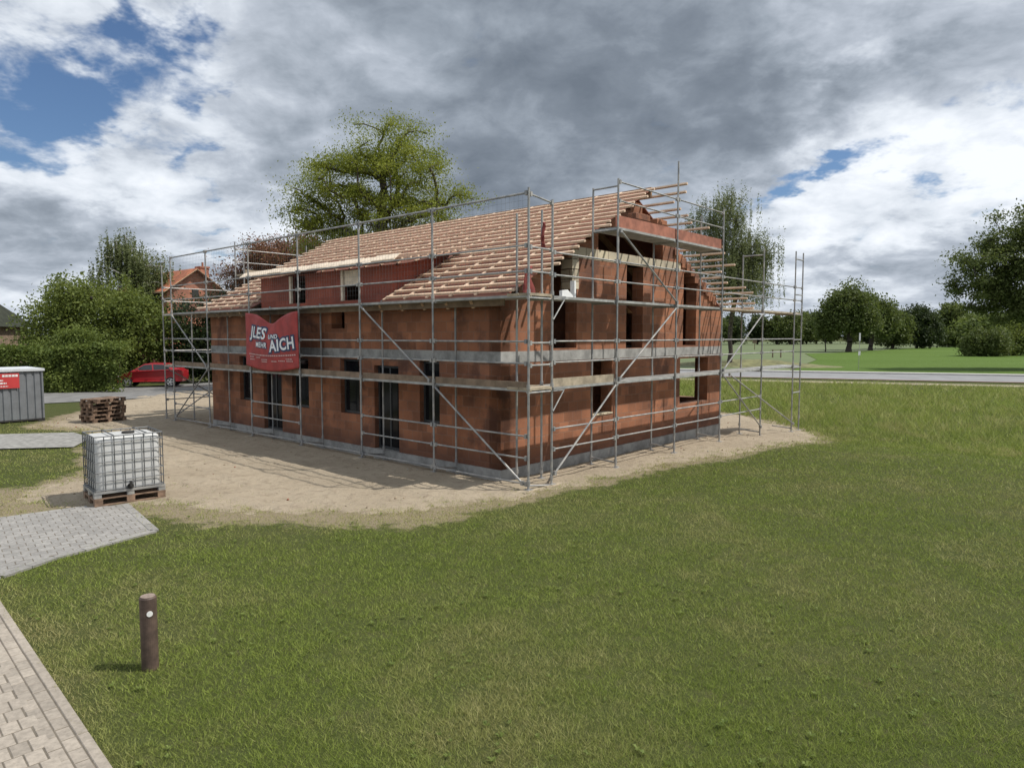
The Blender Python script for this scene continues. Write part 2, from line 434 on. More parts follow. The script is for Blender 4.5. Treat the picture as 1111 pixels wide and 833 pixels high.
_d = -sand_depth(V[:,0], V[:,1]); _w = .9+1.0*sstep(1.5, -3.5, V[:,0])*(V[:,1] < 14)
tag(np_mesh('ground', V, F, M['ground'], smooth=True, attrs={'bare': 1-sstep(-.2, 1, _d/_w)}), kind='structure')
def ruts(x, y):
    lx, ly = to_local(x, y); w = .25*np.sin(ly*.35)+.5*(fbm(ly*.3, lx*0+3, 5)-.5); t = 0
    for c in (-1.9, -3.5, -4.3): t = t+.020*np.exp(-((lx+w-c)/.13)**2)*(.4+.6*(fbm(ly*2, lx, 6) > .45))-.010*np.exp(-((lx+w-c-.26)/.10)**2)
    return t*((ly > 1) & (ly < 22))
V, F = grid_mesh(np.arange(-21, 14, .08), np.arange(10.5, 44, .08),
                 lambda x, y: gz(x, y)+np.clip(.07*sand_depth(x, y), -.05, .034)+(fbm(x*1.6, y*1.6, 31)-.5)*.04+(fbm(x*6, y*6, 33, 2)-.5)*.030-ruts(x, y), lambda x, y: sand_depth(x, y) > -.6)
tag(np_mesh('sand_ground', V, F, M['sand'], smooth=True), kind='structure')

def sheet(name, poly, mat, dz, z=None, kind='structure'):
    mb = MB(); mb.add([(x, y, (float(gz(x, y)) if z is None else z)+dz) for x, y in poly], [tuple(range(len(poly)))])
    return tag(mb.build(name, mat), kind=kind)
def rubble():
    rg = np.random.default_rng(14); n = 5200
    x = rg.uniform(-19, 13, n); y = rg.uniform(11, 38, n); lx, ly = to_local(x, y)
    k = sand_amount(x, y) & ~((lx > .7) & (lx < 11.9) & (ly > 1.4) & (ly < 15.8)) & (rg.uniform(0, 1, n) < .15+1.2*(fbm(x*.9, y*.9, 77) > .5))
    x, y = x[k], y[k]; n = len(x); r = .010+.028*rg.uniform(0, 1, n)**3
    base = np.array([[1,0,0],[0,1,0],[-1,0,0],[0,-1,0],[0,0,.75],[0,0,-.4]], float)
    V = base[None]*r[:,None,None]*rg.uniform(.6, 1.4, (n,6,1)); a = rg.uniform(0, 6.28, n); c, s_ = np.cos(a)[:,None], np.sin(a)[:,None]
    V = np.stack([V[:,:,0]*c-V[:,:,1]*s_, V[:,:,0]*s_+V[:,:,1]*c, V[:,:,2]], -1)+np.stack([x, y, gz(x,y)+.034], -1)[:,None]
    T = np.array([[0,1,4],[1,2,4],[2,3,4],[3,0,4],[1,0,5],[2,1,5],[3,2,5],[0,3,5]])
    F = (T[None]+6*np.arange(n)[:,None,None]).reshape(-1, 3)
    m, nt, b = new_mat('clods'); g = nt.nodes.new('ShaderNodeNewGeometry')
    cr = nt.nodes.new('ShaderNodeValToRGB'); nt.links.new(g.outputs['Random Per Island'], cr.inputs[0]); cr.color_ramp.interpolation = 'CONSTANT'
    e = cr.color_ramp.elements; e[0].color = (.26,.20,.13,1); e[1].position = .55; e[1].color = (.15,.11,.07,1)
    for p, q in ((.78,(.40,.37,.33,1)),(.90,(.26,.10,.06,1))): kx = e.new(p); kx.color = q
    nt.links.new(cr.outputs[0], b.inputs['Base Color']); b.inputs['Roughness'].default_value = .95
    tag(np_mesh('rubble', V.reshape(-1,3), F, m), 'loose clods, pebbles and brick crumbs lying on the sandy ground', 'rubble', None, 'stuff')
rubble()
# asphalt drive on the left, street behind
sheet('driveway', DRIVE, mat_simple('gravel_drive', (.24,.235,.22), .95, 0, .3, 7, .4), .035, 0)
sheet('street', [(-60,14),(-29,38.6),(-26.5,40.2),(-23,42.2),(-19,47),(-4,62),(8,56),(-9,45.0),(-14.2,40.2),(-17.2,35.9),(-18.9,33.7),(-22.1,31.2),(-60,4)], M['asphalt'], .03, 0)
# road on the right, running across the view
RD, RN = np.array([.94, -.342]), np.array([.342, .94])
def strip(name, o0, o1, mat, z, a0=-14, a1=420):
    p = [RD*a0+RN*o0, RD*a1+RN*o0, RD*a1+RN*o1, RD*a0+RN*o1]
    mb = MB(); mb.add([(q[0], q[1], z) for q in p], [(0,1,2,3)]); return tag(mb.build(name, mat), kind='structure')
strip('road', 60.6, 69.6, M['roadasphalt'], -.31)
strip('road_verge', 55.2, 57.4, M['verge'], -.325)
mb = MB(); 
for o0, o1, h in ((69.6, 70.0, .12),):
    p = [RD*-14+RN*o0, RD*420+RN*o0, RD*420+RN*o1, RD*-14+RN*o1]
    mb.add([(q[0],q[1],-.36) for q in p]+[(q[0],q[1],-.31+h) for q in p], [(0,3,2,1),(4,5,6,7),(0,1,5,4),(1,2,6,5),(2,3,7,6),(3,0,4,7)])
tag(mb.build('kerb', M['kerb']), kind='structure')
strip('pavement', 70.0, 71.3, M['kerb'], -.20)
strip('gutter_strip', 60.2, 60.6, mat_simple('red_clinker', (.27,.15,.10), .9, 0, .15, 2), -.30)
# crop field
def field_mat():
    m, nt, b = new_mat('crop_field'); oc = coord(nt)
    mp = nt.nodes.new('ShaderNodeMapping'); nt.links.new(oc, mp.inputs[0]); mp.inputs['Rotation'].default_value = (0,0,R(20)); mp.inputs['Scale'].default_value = (.012,.09,1)
    n1 = noise(nt, mp.outputs[0], 1.0, 4, .6); n2 = noise(nt, oc, 1.2, 6, .7)
    col = mixc(nt, ramp(nt, n1.outputs[0], .35, .65), (.080, .132, .023), (.100, .156, .033))
    col = mixc(nt, .4, col, mixc(nt, n2.outputs[0], (.05,.09,.015), (.12,.19,.045)))
    nt.links.new(col, b.inputs['Base Color']); b.inputs['Roughness'].default_value = .9; b.inputs['Specular IOR Level'].default_value = .1
    bump(nt, b, n2.outputs[0], 1, .25); return m
sheet('crop_field', [(27.6,67.6),(44,99),(56,131),(65,138),(120,201),(186,249),(420,385),(420,-73)], field_mat(), .03, -.35)
sheet('meadow', [(27.2,67.6),(-25,87),(-60,330),(300,420),(700,560),(421,386),(186,249.6),(120,201.6),(65,138.6),(56,131.6),(44,99.2)], mat_simple('pale_meadow', (.105,.135,.055), .95, 0, .2, .05), .02, -.35)

# ------------------------------------------------------------------ paving
def in_frame_local(a):  # world -> frame given by origin/axis
    return a
def paving(name, mat, origin, ang, u0, u1, v0, v1, bl, bw, keep, z0, rows_bond=True, extra=None):
    mb = MB(); ca, sa = math.cos(ang), math.sin(ang); rnd = random.Random(3); nrow = 0
    v = v0
    while v < v1:
        off = (bl/2 if nrow % 2 else 0) if rows_bond else 0
        u = u0-off
        while u < u1:
            cxl, cyl = u+bl/2, v+bw/2
            X = origin[0]+cxl*ca-cyl*sa; Y = origin[1]+cxl*sa+cyl*ca
            if keep(X, Y):
                g = .0045; dz = rnd.uniform(-.002, .002)
                mb.chbox(u+g, u+bl-g, v+g, v+bw-g, z0-.05, z0+dz, .004)
            u += bl
        v += bw; nrow += 1
    if extra: extra(mb)
    o = mb.build(name, mat, None, (origin[0], origin[1], 0), ang); return tag(o, kind='structure')
path_ang = math.atan2(PE[1], PE[0])
def path_extra(mb):                                            # local x = away from the lawn, y = along the edge
    rnd = random.Random(5)
    for k in range(-22, 50):                                  # two border courses laid along the edge
        for q in (0, 1):
            v = k*.2+.1*q; u = .105+.108*q; mb.chbox(u+.005, u+.103, v+.005, v+.195, -.03, .022+rnd.uniform(-.002,.002), .004)
    for k in range(-5, 10):                                   # edging stones
        v = k*1.0; mb.chbox(.02, .10, v+.006, v+.994, -.06, .026, .006)
paving('paved_path', M['paver'], PA, path_ang-math.pi/2, .325, 3.3, -4.4, 9.6, .125, .2, lambda X, Y: True, .022, extra=path_extra)
paving('paved_driveway', M['greypaver'], (-7.9, 12.39), R(40), -7, 5, -7, 4, .2, .16, lambda X, Y: bool(inside(np.array((X+8.2)/.985-8.2), np.array((Y-11)/.985+11), PAVE)), .028)
mb = MB()
for a, b in zip(PAVE[4:9], PAVE[5:10]):
    a, b = Vector((*a, .008)), Vector((*b, .008)); n = max(1, round((b-a).length/.5))
    for k in range(n): mb.bar(a+(b-a)*(k/n+.006), a+(b-a)*((k+1)/n-.006), .13, .05)
tag(mb.build('driveway_edging', M['greypaver']), kind='structure')
mb = MB(); mb.add([(x, y, .0250) for x, y in PAVE], [tuple(range(len(PAVE)))]); tag(mb.build('driveway_bedding', M['joint']), kind='structure')
q = [PA+PE*-4.6+PN*.02, PA+PE*9.6+PN*.02, PA+PE*9.6+PN*3.2, PA+PE*-4.6+PN*3.2]
mb = MB(); mb.add([(a[0], a[1], .0175) for a in q], [(0,1,2,3)]); tag(mb.build('path_bedding', M['joint']), kind='structure')

# ------------------------------------------------------------------ grass blades
def grass_mat(name, g1, g2, s1, s2):
    m, nt, b = new_mat(name)
    at = nt.nodes.new('ShaderNodeAttribute'); at.attribute_name = 'dry'
    g = nt.nodes.new('ShaderNodeNewGeometry'); rnd = g.outputs['Random Per Island']
    col = mixc(nt, at.outputs['Fac'], mixc(nt, rnd, g1, g2), mixc(nt, rnd, s1, s2))
    nt.links.new(col, b.inputs['Base Color']); b.inputs['Roughness'].default_value = .6; b.inputs['Specular IOR Level'].default_value = .25
    tr = nt.nodes.new('ShaderNodeBsdfTranslucent'); nt.links.new(col, tr.inputs['Color'])
    mx = nt.nodes.new('ShaderNodeMixShader'); mx.inputs[0].default_value = .35
    nt.links.new(b.outputs[0], mx.inputs[1]); nt.links.new(tr.outputs[0], mx.inputs[2])
    nt.links.new(mx.outputs[0], nt.nodes['Material Output'].inputs['Surface']); return m
M['grass'] = grass_mat('grass_blades', (.090, .138, .019), (.360, .430, .086), (.25, .235, .070), (.56, .50, .25))
def blades(name, x, y, h, w, dry, seed, label=None):
    rg = np.random.default_rng(seed); n = len(x); z = gz(x, y)-.005
    a = rg.uniform(0, 2*np.pi, n); lean = np.abs(rg.normal(.95, .45, n))*h; la = rg.uniform(0, 2*np.pi, n)
    P = np.stack([x, y, z], -1); S = np.stack([np.cos(a)*w/2, np.sin(a)*w/2, np.zeros(n)], -1)
    T = P+np.stack([np.cos(la)*lean, np.sin(la)*lean, h], -1)
    Vv = np.stack([P-S, P+S, T], 1).reshape(-1, 3); Ff = np.arange(3*n).reshape(-1, 3)
    return tag(np_mesh(name, Vv, Ff, M['grass'], attrs={'dry': np.repeat(dry, 3)}), label, 'grass', None, 'stuff')
def lawn():
    rg = np.random.default_rng(1)
    N = 1300000
    # polar sampling around the viewer's side so that near grass is denser; wide enough for a step aside
    r = 3.0*np.exp(rg.uniform(0, math.log(30/3.0), N)); r = r*(1+rg.normal(0, .03, N)); t = rg.uniform(-53, 60, N)*np.pi/180
    x = np.sin(t)*r; y = np.cos(t)*r
    pt = (x-PA[0])*PN[0]+(y-PA[1])*PN[1]
    keep = (pt < .03+.09*(rg.uniform(0,1,N)-.35)*(fbm(x*5,y*5,8)>.46)) & ~inside((x+8.2)/.955-8.2, (y-11)/.955+11, PAVE) & ~inside(x, y+.1*np.sin(x*3), DRIVE)
    x, y, r = x[keep], y[keep], r[keep]
    rnd = rg.uniform(0, 1, len(x)); tuft = .55*fbm(x*2.4, y*2.4, 41)+.45*np.clip((fbm(x*6, y*6, 42, 3)-.5)*1.8+.5, 0, 1)
    # sparse, dry growth near the sand
    sd = -sand_depth(x, y)
    lx, ly = to_local(x, y)
    front = (ly < 1.0) | (lx < 0.)
    dens = np.where(sd > 0, .82+.18*sstep(0, 1.0+1.2*(x < -1.0), sd), 1.0*sstep(-1.2, .02, sd)**1.2*(.3+.9*(tuft > .47)))
    dens = np.where((sd < -1.2), .0, dens)
    dens = np.where((x < -3.0) & (y > 10) & (sd > -2.2), dens*.6+.12*(tuft > .52), dens)
    big = fbm(x*.42, y*.42, 51, 5); med = fbm(x*1.7, y*1.7, 52)
    dens = dens*(.6+.8*tuft)
    k = rnd < dens
    x, y, r, big, med, tuft, sd = [q[k] for q in (x, y, r, big, med, tuft, sd)]
    n = len(x)
    dry = np.clip((.55*big+.45*med-.46)*3.9-.06+rg.normal(0, .28, n)+.38*(1-sstep(0, 1.2+1.3*(x < -1.0), sd)), 0, 1)*.80
    edge = 1-sstep(.0, .45, np.abs((x-PA[0])*PN[0]+(y-PA[1])*PN[1]))
    dry = np.clip(dry+.35*edge, 0, .95)
    h = (.020+.034*rg.uniform(0, 1, n)**1.6)*(.55+1.0*tuft)*(1+.018*np.maximum(r-6, 0))
    h = h*(1-.2*(sd < .6))+.012*(sd < 0)
    w = .0038*(r/5)**.85
    return x, y, h, w, dry
blades('lawn_grass', *lawn(), 2, 'short patchy green lawn grass around the paths and building site')
def weeds():
    rg = np.random.default_rng(19); n = 1300
    r = 3.5*np.exp(rg.uniform(0, math.log(20/3.5), n)); t = rg.uniform(-48, 48, n)*np.pi/180; x = np.sin(t)*r; y = np.cos(t)*r
    k = ~path_mask(x, y) & ~inside(x, y, PAVE) & ~inside(*sand_warp(x, y), SAND) & (fbm(x*.7, y*.7, 88) > .48)
    x, y = x[k], y[k]; V = []; F = []; D = []
    for X, Y in zip(x, y):
        z = float(gz(X, Y)); R0 = rg.uniform(.018, .042); q = rg.integers(6, 10); a0 = rg.uniform(0, 6.28)
        for m in range(q):
            a = a0+6.28*m/q+rg.normal(0, .2); l = R0*rg.uniform(.7, 1.2); w = l*.22; c, s_ = math.cos(a), math.sin(a); up = rg.uniform(.25, .8)*l; b = len(V)
            V += [(X, Y, z+.015), (X+c*l*.55-s_*w, Y+s_*l*.55+c*w, z+.02+up*.8), (X+c*l, Y+s_*l, z+.02+up*.75), (X+c*l*.55+s_*w, Y+s_*l*.55-c*w, z+.02+up*.8)]
            F.append((b, b+1, b+2, b+3)); D += [rg.uniform(0, .25)]*4
    tag(np_mesh('lawn_weeds', np.array(V), np.array(F), mat_leaf('weed_leaf', (.075,.115,.020), (.19,.235,.060), .3)), 'small broad leaved weeds scattered through the lawn', 'weeds', None, 'stuff')
weeds()
def rough():
    rg = np.random.default_rng(4); N = 260000
    r = 16*np.exp(rg.uniform(0, math.log(62/16), N)); t = rg.uniform(8, 48, N)*np.pi/180
    x = np.sin(t)*r; y = np.cos(t)*r; lx, ly = to_local(x, y)
    o = x*RN[0]+y*RN[1]
    tuft = fbm(x*.35, y*.35, 61); t2 = fbm(x*1.5, y*1.5, 62)
    k = (lx > 12.5) & (o < 55.0) & (~sand_amount(x, y)) & (rg.uniform(0,1,N) < .25+1.2*tuft*t2)
    x, y, r, tuft, t2 = [q[k] for q in (x, y, r, tuft, t2)]; n = len(x)
    h = (.10+.22*rg.uniform(0,1,n))*(.5+tuft)*sstep(12.5, 22, to_local(x,y)[0]+2)*1.1+.05
    w = .010*(r/16)**.9
    dry = np.clip((t2-.5)*2.2+rg.normal(.12,.18,n),0,.85)
    return x, y, h, w, dry
blades('rough_grass', *rough(), 6, 'taller rough green grass between the building site and the road')

# ------------------------------------------------------------------ trees
def tree_data(seed, lobes, trunk_h, trunk_r, ncl, per, leaf, sig, lean=(0,0), droop=0., tip_r=.02, flat=.8, leafasp=.55, shell=.45, limb_pow=.46, top=None, wood_min=0.0, sides=5):
    rg = np.random.default_rng(seed)
    vol = np.array([l[3]*l[4]*l[5] for l in lobes]); pr = vol/vol.sum()
    C = []
    while len(C) < ncl:
        l = lobes[rg.choice(len(lobes), p=pr)]
        d = rg.normal(size=3); d /= np.linalg.norm(d); rr = rg.uniform(0, 1)**shell
        p = np.array(l[:3])+d*rr*np.array(l[3:6])*rg.uniform(.82, 1.12)
        if p[2] > trunk_h*.55: C.append(p)
    C = np.array(C)
    ztop = top or C[:,2].max()*.72
    nodes = []; parent = []
    nt_ = 9; wig = rg.normal(0, .02*ztop, (nt_+1, 2)); wig[0] = 0; wig[1] *= .3
    for k in range(nt_+1):
        z = ztop*k/nt_; nodes.append(np.array([lean[0]*k/nt_+wig[k][0], lean[1]*k/nt_+wig[k][1], z])); parent.append(k-1)
    start = max(1, int(nt_*min(.8, trunk_h/ztop))-1)
    order = np.argsort(np.hypot(C[:,0], C[:,1])+.25*np.abs(C[:,2]-trunk_h))
    leafn = []
    for ci in order:
        c = C[ci]; Np = np.array(nodes[start:]); d = np.linalg.norm(Np-c, axis=1)
        up = np.maximum(Np[:,2]-c[2], 0); cost = d+1.3*up
        j = int(np.argmin(cost))+start; a = nodes[j]; prev = j; dl = d[j-start]
        nm = 1 if dl < 1.2 else (2 if dl < 3 else 3)
        for m in range(1, nm+1):
            t = m/(nm+1); q = a+(c-a)*t; q = q+rg.normal(0, .07*dl, 3); q[2] += .10*dl*math.sin(math.pi*t)
            nodes.append(q); parent.append(prev); prev = len(nodes)-1
        nodes.append(c.copy()); parent.append(prev); leafn.append(len(nodes)-1)
    cnt = np.zeros(len(nodes)); cnt[leafn] = 1
    for k in range(len(nodes)-1, 0, -1): cnt[parent[k]] += cnt[k]
    rad = tip_r*np.maximum(cnt, 1)**limb_pow; rad *= trunk_r/rad[0] if rad[0] > 0 else 1
    rad = np.maximum(rad, tip_r*.5)
    wood = MB()
    for k in range(1, len(nodes)):
        p = parent[k]; r1, r2 = rad[p], rad[k]
        if p >= nt_: r1 = min(r1, r2*1.5)
        if p == 0: r1 *= 1.35
        if r2 < wood_min: continue
        wood.tube(nodes[p], nodes[k], r1, sides if r1 > .05 else 4, r2, cap=False)
    n = ncl*per
    ci = np.repeat(np.arange(ncl), per)
    sc = rg.uniform(.6, 1.35, ncl)[ci]
    off = rg.normal(size=(n, 3))*sig*sc[:,None]; off[:,2] *= flat
    if droop: off[:,2] -= np.abs(rg.normal(size=n))*droop*sc
    P = C[ci]+off
    if droop:                                                   # hanging strands share an x,y
        strands = rg.normal(size=(ncl, 7, 2))*sig*.9; si = rg.integers(0, 7, n)
        P[:, :2] = C[ci][:, :2]+strands[ci, si]*sc[:,None]+rg.normal(size=(n,2))*sig*.10
    nrm = rg.normal(size=(n,3)); nrm[:,2] += .5; nrm /= np.linalg.norm(nrm, axis=1)[:,None]
    a = np.cross(nrm, rg.normal(size=(n,3))); a /= np.linalg.norm(a, axis=1)[:,None]; b = np.cross(nrm, a)
    L = leaf*rg.uniform(.6, 1.3, n)[:,None]
    V = np.stack([P-a*L*.5, P+b*L*leafasp*.5, P+a*L*.5, P-b*L*leafasp*.5], 1).reshape(-1,3)
    return wood, V, np.arange(4*n).reshape(-1,4)
def tree(name, label, cat, loc, mat, bark='bark', group=None, **kw):
    wood, V, F = tree_data(**kw)
    t = thing(name, label, cat, loc, 0, group)
    wood.build('trunk', M[bark], t, smooth=True)
    np_mesh('crown', V, F, M[mat], t)
    return t
M['leaf_yg'] = mat_leaf('leaf_robinia', (.105, .150, .024), (.275, .300, .052), .42)
M['leaf_birch'] = mat_leaf('leaf_birch', (.095, .122, .048), (.20, .225, .105), .34)
M['leaf_bush'] = mat_leaf('leaf_bush', (.080, .112, .024), (.190, .225, .056), .35)
M['leaf_hedge'] = mat_leaf('leaf_hedge', (.055, .088, .016), (.175, .215, .050), .3)
M['leaf_dark'] = mat_leaf('leaf_dark', (.022, .038, .013), (.060, .082, .028), .25)
M['leaf_mid'] = mat_leaf('leaf_mid', (.055, .082, .022), (.135, .165, .050), .32)
M['leaf_copper'] = mat_leaf('leaf_copper', (.12, .048, .030), (.25, .115, .06), .3, (.14,.13,.04))
M['leaf_light'] = mat_leaf('leaf_light', (.080, .115, .030), (.160, .200, .060), .35)
M['leaf_conif'] = mat_leaf('leaf_conifer', (.020, .036, .016), (.052, .075, .030), .15)

tree('robinia_tree', 'large yellow-green broadleaf tree with dark open limbs rising behind the roof', 'tree', (-7.4, 40, 0), 'leaf_yg', seed=12,
     lobes=[(.6,0,12.4,3.2,3.0,3.2),(-2.8,0,11.6,2.6,2.4,2.4),(-3.5,0,9.2,1.9,2.0,2.2),(3.1,0,10.4,2.3,2.4,2.2),(4.0,0,8.7,1.6,1.6,1.2),(-.8,0,8.8,4.0,2.8,1.7),(1.4,0,14.3,1.6,1.5,1.4)],
     trunk_h=6.4, trunk_r=.50, ncl=235, per=340, leaf=.12, sig=.46, flat=.55, tip_r=.026, shell=.40, limb_pow=.50, top=11.0)
tree('copper_beech', 'reddish brown leaved tree behind the far end of the roof', 'tree', (-16.0, 48, 0), 'leaf_copper', seed=5,
     lobes=[(0.4,0,8.0,3.0,2.6,2.1),(2.9,0,8.9,2.2,2.0,1.7),(-2.3,0,6.9,1.7,1.7,1.8),(4.8,0,8.6,1.4,1.4,1.2)], trunk_h=4, trunk_r=.4, ncl=120, per=340, leaf=.15, sig=.42, shell=.5)
tree('birch_tree', 'tall greyish green birch rising behind the leafy bush', 'tree', (-34.0, 62, 0), 'leaf_birch', 'birchbark', seed=8,
     lobes=[(-.5,0,9.3,2.2,2.0,3.2),(2.0,0,8.0,2.2,2.0,2.4),(-1.0,0,11.0,1.1,1.1,1.2),(-2.4,0,7.0,1.6,1.5,2.2),(3.2,0,6.6,1.6,1.5,2.0)], trunk_h=4, trunk_r=.3, ncl=180, per=230, leaf=.18, sig=.48, droop=.6, shell=.5, flat=.8)
tree('weeping_birch', 'weeping birch with hanging strands behind the right end of the building', 'tree', (24.7, 78, -.35), 'leaf_birch', 'bark', seed=21,
     lobes=[(-.4,0,9.9,1.9,1.7,2.2),(1.5,0,7.6,1.7,1.4,1.7),(-1.9,0,8.4,1.5,1.4,2.3),(.4,0,6.6,2.2,1.8,2.4)], trunk_h=4, trunk_r=.15, ncl=200, per=330, leaf=.115, sig=.46, droop=.75, shell=.5, flat=.8, leafasp=.5).scale = (1.7, 1.7, 1.7)
tree('leafy_bush', 'wide mid green bush behind the clipped hedge', 'bush', (-27.6, 46.5, 0), 'leaf_bush', seed=31,
     lobes=[(0,0,4.6,3.4,2.6,2.3),(-3.2,0,3.4,2.2,2.2,2.3),(3.0,0,3.3,2.0,2.0,2.0),(-1.8,0,5.4,1.4,1.4,1.3),(1.5,-.8,3.0,3.0,2.2,2.6)], trunk_h=.8, trunk_r=.25, ncl=210, per=190, leaf=.21, sig=.50, shell=.4)
tree('pale_tipped_shrub', 'thin shrub with pale brown tips beside the wide green bush', 'bush', (-31.2, 49, 0), mat_leaf('leaf_pale', (.12,.12,.05), (.26,.22,.14), .3) and 'leaf_light', seed=33,
     lobes=[(0,0,5.4,1.7,1.5,2.0),(-.6,0,7.0,.8,.8,.9)], trunk_h=1.5, trunk_r=.14, ncl=46, per=110, leaf=.17, sig=.34, shell=.6)
tree('round_shrub', 'rounded bright green shrub at the end of the clipped hedge', 'bush', (-25.4, 39.8, 0), 'leaf_hedge', seed=35,
     lobes=[(0,0,1.9,1.9,1.4,1.6),(-1.2,.2,1.6,1.5,1.2,1.5),(1.3,0,1.3,1.1,1.0,1.2)], trunk_h=.5, trunk_r=.12, ncl=120, per=230, leaf=.13, sig=.30, shell=.4)
tree('dark_shrub', 'dark green tall shrub behind the red car and the scaffold', 'bush', (-20.6, 47.2, 0), 'leaf_dark', seed=36,
     lobes=[(-1.0,0,3.3,2.4,1.6,3.2),(1.8,0,3.2,2.4,1.5,3.2),(0,0,1.6,3.4,1.6,1.8)], trunk_h=.5, trunk_r=.15, ncl=190, per=200, leaf=.2, sig=.42, shell=.45)
def hedge():
    rg = np.random.default_rng(9); t = thing('clipped_hedge', 'long clipped green hedge behind the grey site container', 'hedge', (-30, 37.6, 0), R(8))
    n = 60000; L, Dp, Hh = 16.0, 1.3, 2.2
    u = rg.uniform(-L/2, L/2, n); face = rg.uniform(0,1,n)
    x = u; y = np.where(face < .55, -Dp/2, rg.uniform(-Dp/2, Dp/2, n)); z = np.where(face < .55, rg.uniform(.05, Hh, n), Hh)
    bumpy = (fbm(u*1.1, z*1.1+y, 71)-.5)*.9; top = (fbm(u*.8, y*.8, 72)-.5)*1.0
    y = y+np.where(face < .55, bumpy, 0)+rg.normal(0,.07,n); z = z+np.where(face >= .55, top+np.abs(rg.normal(0,.16,n)), top*np.clip(z/Hh,0,1)**2)+rg.normal(0,.08,n); x = x+np.where(u > L/2-.6, rg.normal(0,.35,n), 0)
    P = np.stack([x,y,z],-1); nrm = rg.normal(size=(n,3)); nrm[:,1] -= .5; nrm[:,2] += .5; nrm /= np.linalg.norm(nrm,axis=1)[:,None]
    a = np.cross(nrm, rg.normal(size=(n,3))); a /= np.linalg.norm(a,axis=1)[:,None]; b = np.cross(nrm,a); Lf = .15*rg.uniform(.6,1.4,n)[:,None]
    V = np.stack([P-a*Lf*.5, P+b*Lf*.3, P+a*Lf*.5, P-b*Lf*.3],1).reshape(-1,3)
    np_mesh('foliage', V, np.arange(4*n).reshape(-1,4), M['leaf_hedge'], t)
    c = MB()
    for k in range(40):
        xx = -L/2+.2+k*L/40; c.tube((xx,0,0),(xx+rg.normal(0,.1),rg.normal(0,.1),2.2),.03,5,.012)
    c.build('stems', M['bark'], t)
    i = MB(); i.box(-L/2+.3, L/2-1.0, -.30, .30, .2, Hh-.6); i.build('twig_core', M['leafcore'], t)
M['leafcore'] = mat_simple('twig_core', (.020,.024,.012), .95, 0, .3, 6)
hedge()

# right-hand trees
tree('roadside_tree', 'nearer left round dark tree of the pair standing in the field', 'tree', (71.5, 146, -.35), 'leaf_mid', seed=41,
     lobes=[(0,0,9.0,5.0,4.6,4.6),(-3.4,0,6.6,3.2,3.0,2.4),(2.6,0,6.8,3.0,3.0,2.6)], trunk_h=4.2, trunk_r=.55, ncl=150, per=190, leaf=.55, sig=.95, shell=.42)
tree('roadside_tree', 'farther right round dark tree of the pair standing in the field', 'tree', (84.5, 162, -.35), 'leaf_mid', seed=42,
     lobes=[(0,0,8.4,4.4,4.2,4.3),(3.2,0,6.8,3.0,2.8,2.8)], trunk_h=4.4, trunk_r=.5, ncl=130, per=190, leaf=.6, sig=.95, shell=.42)
tree('field_sapling', 'small pale green tree left of the round dark pair', 'tree', (67.5, 148, -.35), 'leaf_light', seed=43,
     lobes=[(0,0,4.8,1.9,1.8,2.4)], trunk_h=2.2, trunk_r=.13, ncl=40, per=150, leaf=.4, sig=.55, shell=.5)
tree('field_bush', 'dense mid green bush right beside the pair of round trees', 'bush', (98.5, 178, -.35), 'leaf_mid', seed=44,
     lobes=[(0,0,4.6,3.8,3.4,4.4),(-.8,0,8.0,2.2,2.2,2.4)], trunk_h=.8, trunk_r=.3, ncl=110, per=190, leaf=.6, sig=.85, shell=.42)
tree('field_bush', 'dark rounded bush standing right of the mid green bush in the field', 'bush', (109.5, 186, -.35), 'leaf_dark', seed=45,
     lobes=[(0,0,5.8,4.4,4.0,5.4),(2.4,0,4.4,3.4,3.0,3.8)], trunk_h=.8, trunk_r=.3, ncl=130, per=190, leaf=.65, sig=.9, shell=.42)
tree('big_oak', 'big dark green broadleaf tree at the right edge of the field', 'tree', (55.5, 70, -.35), 'leaf_mid', seed=51,
     lobes=[(-3,0,12.0,5.0,4.6,4.4),(-7.6,0,10.2,3.4,3.2,3.2),(-8.2,0,7.4,2.6,2.6,1.9),(2.0,0,13.0,5.0,4.2,4.6),(-4.4,0,8.4,4.0,3.6,2.4),(-5.2,0,13.6,2.8,2.8,2.2),(2,0,8.4,4.4,4,2.6),(-4.0,0,6.4,3.4,3.2,2.0),(-.5,0,5.6,3.4,3.0,1.8)],
     trunk_h=4.6, trunk_r=.6, ncl=300, per=260, leaf=.27, sig=.60, shell=.42, flat=.6)
for k, (X, Y, hh, lb) in enumerate(((80, 116, 4.0, 'mid green wide bush below the big tree at the right edge'), (88, 120, 5.0, 'taller light green bush below the big tree at the right edge'), (95, 118, 4.0, 'rightmost light green bush below the big tree'))):
    tree('field_bush', lb, 'bush', (X, Y, -.35), 'leaf_bush' if k else 'leaf_mid', seed=61+k, lobes=[(0,0,hh*.55,3.4,3.0,hh*.55),(-1.6,0,hh*.4,2.4,2.2,hh*.42),(1.4,.4,hh*.75,2.0,2.0,hh*.4)], trunk_h=.7, trunk_r=.2, ncl=90, per=170, leaf=.38, sig=.6, shell=.42)
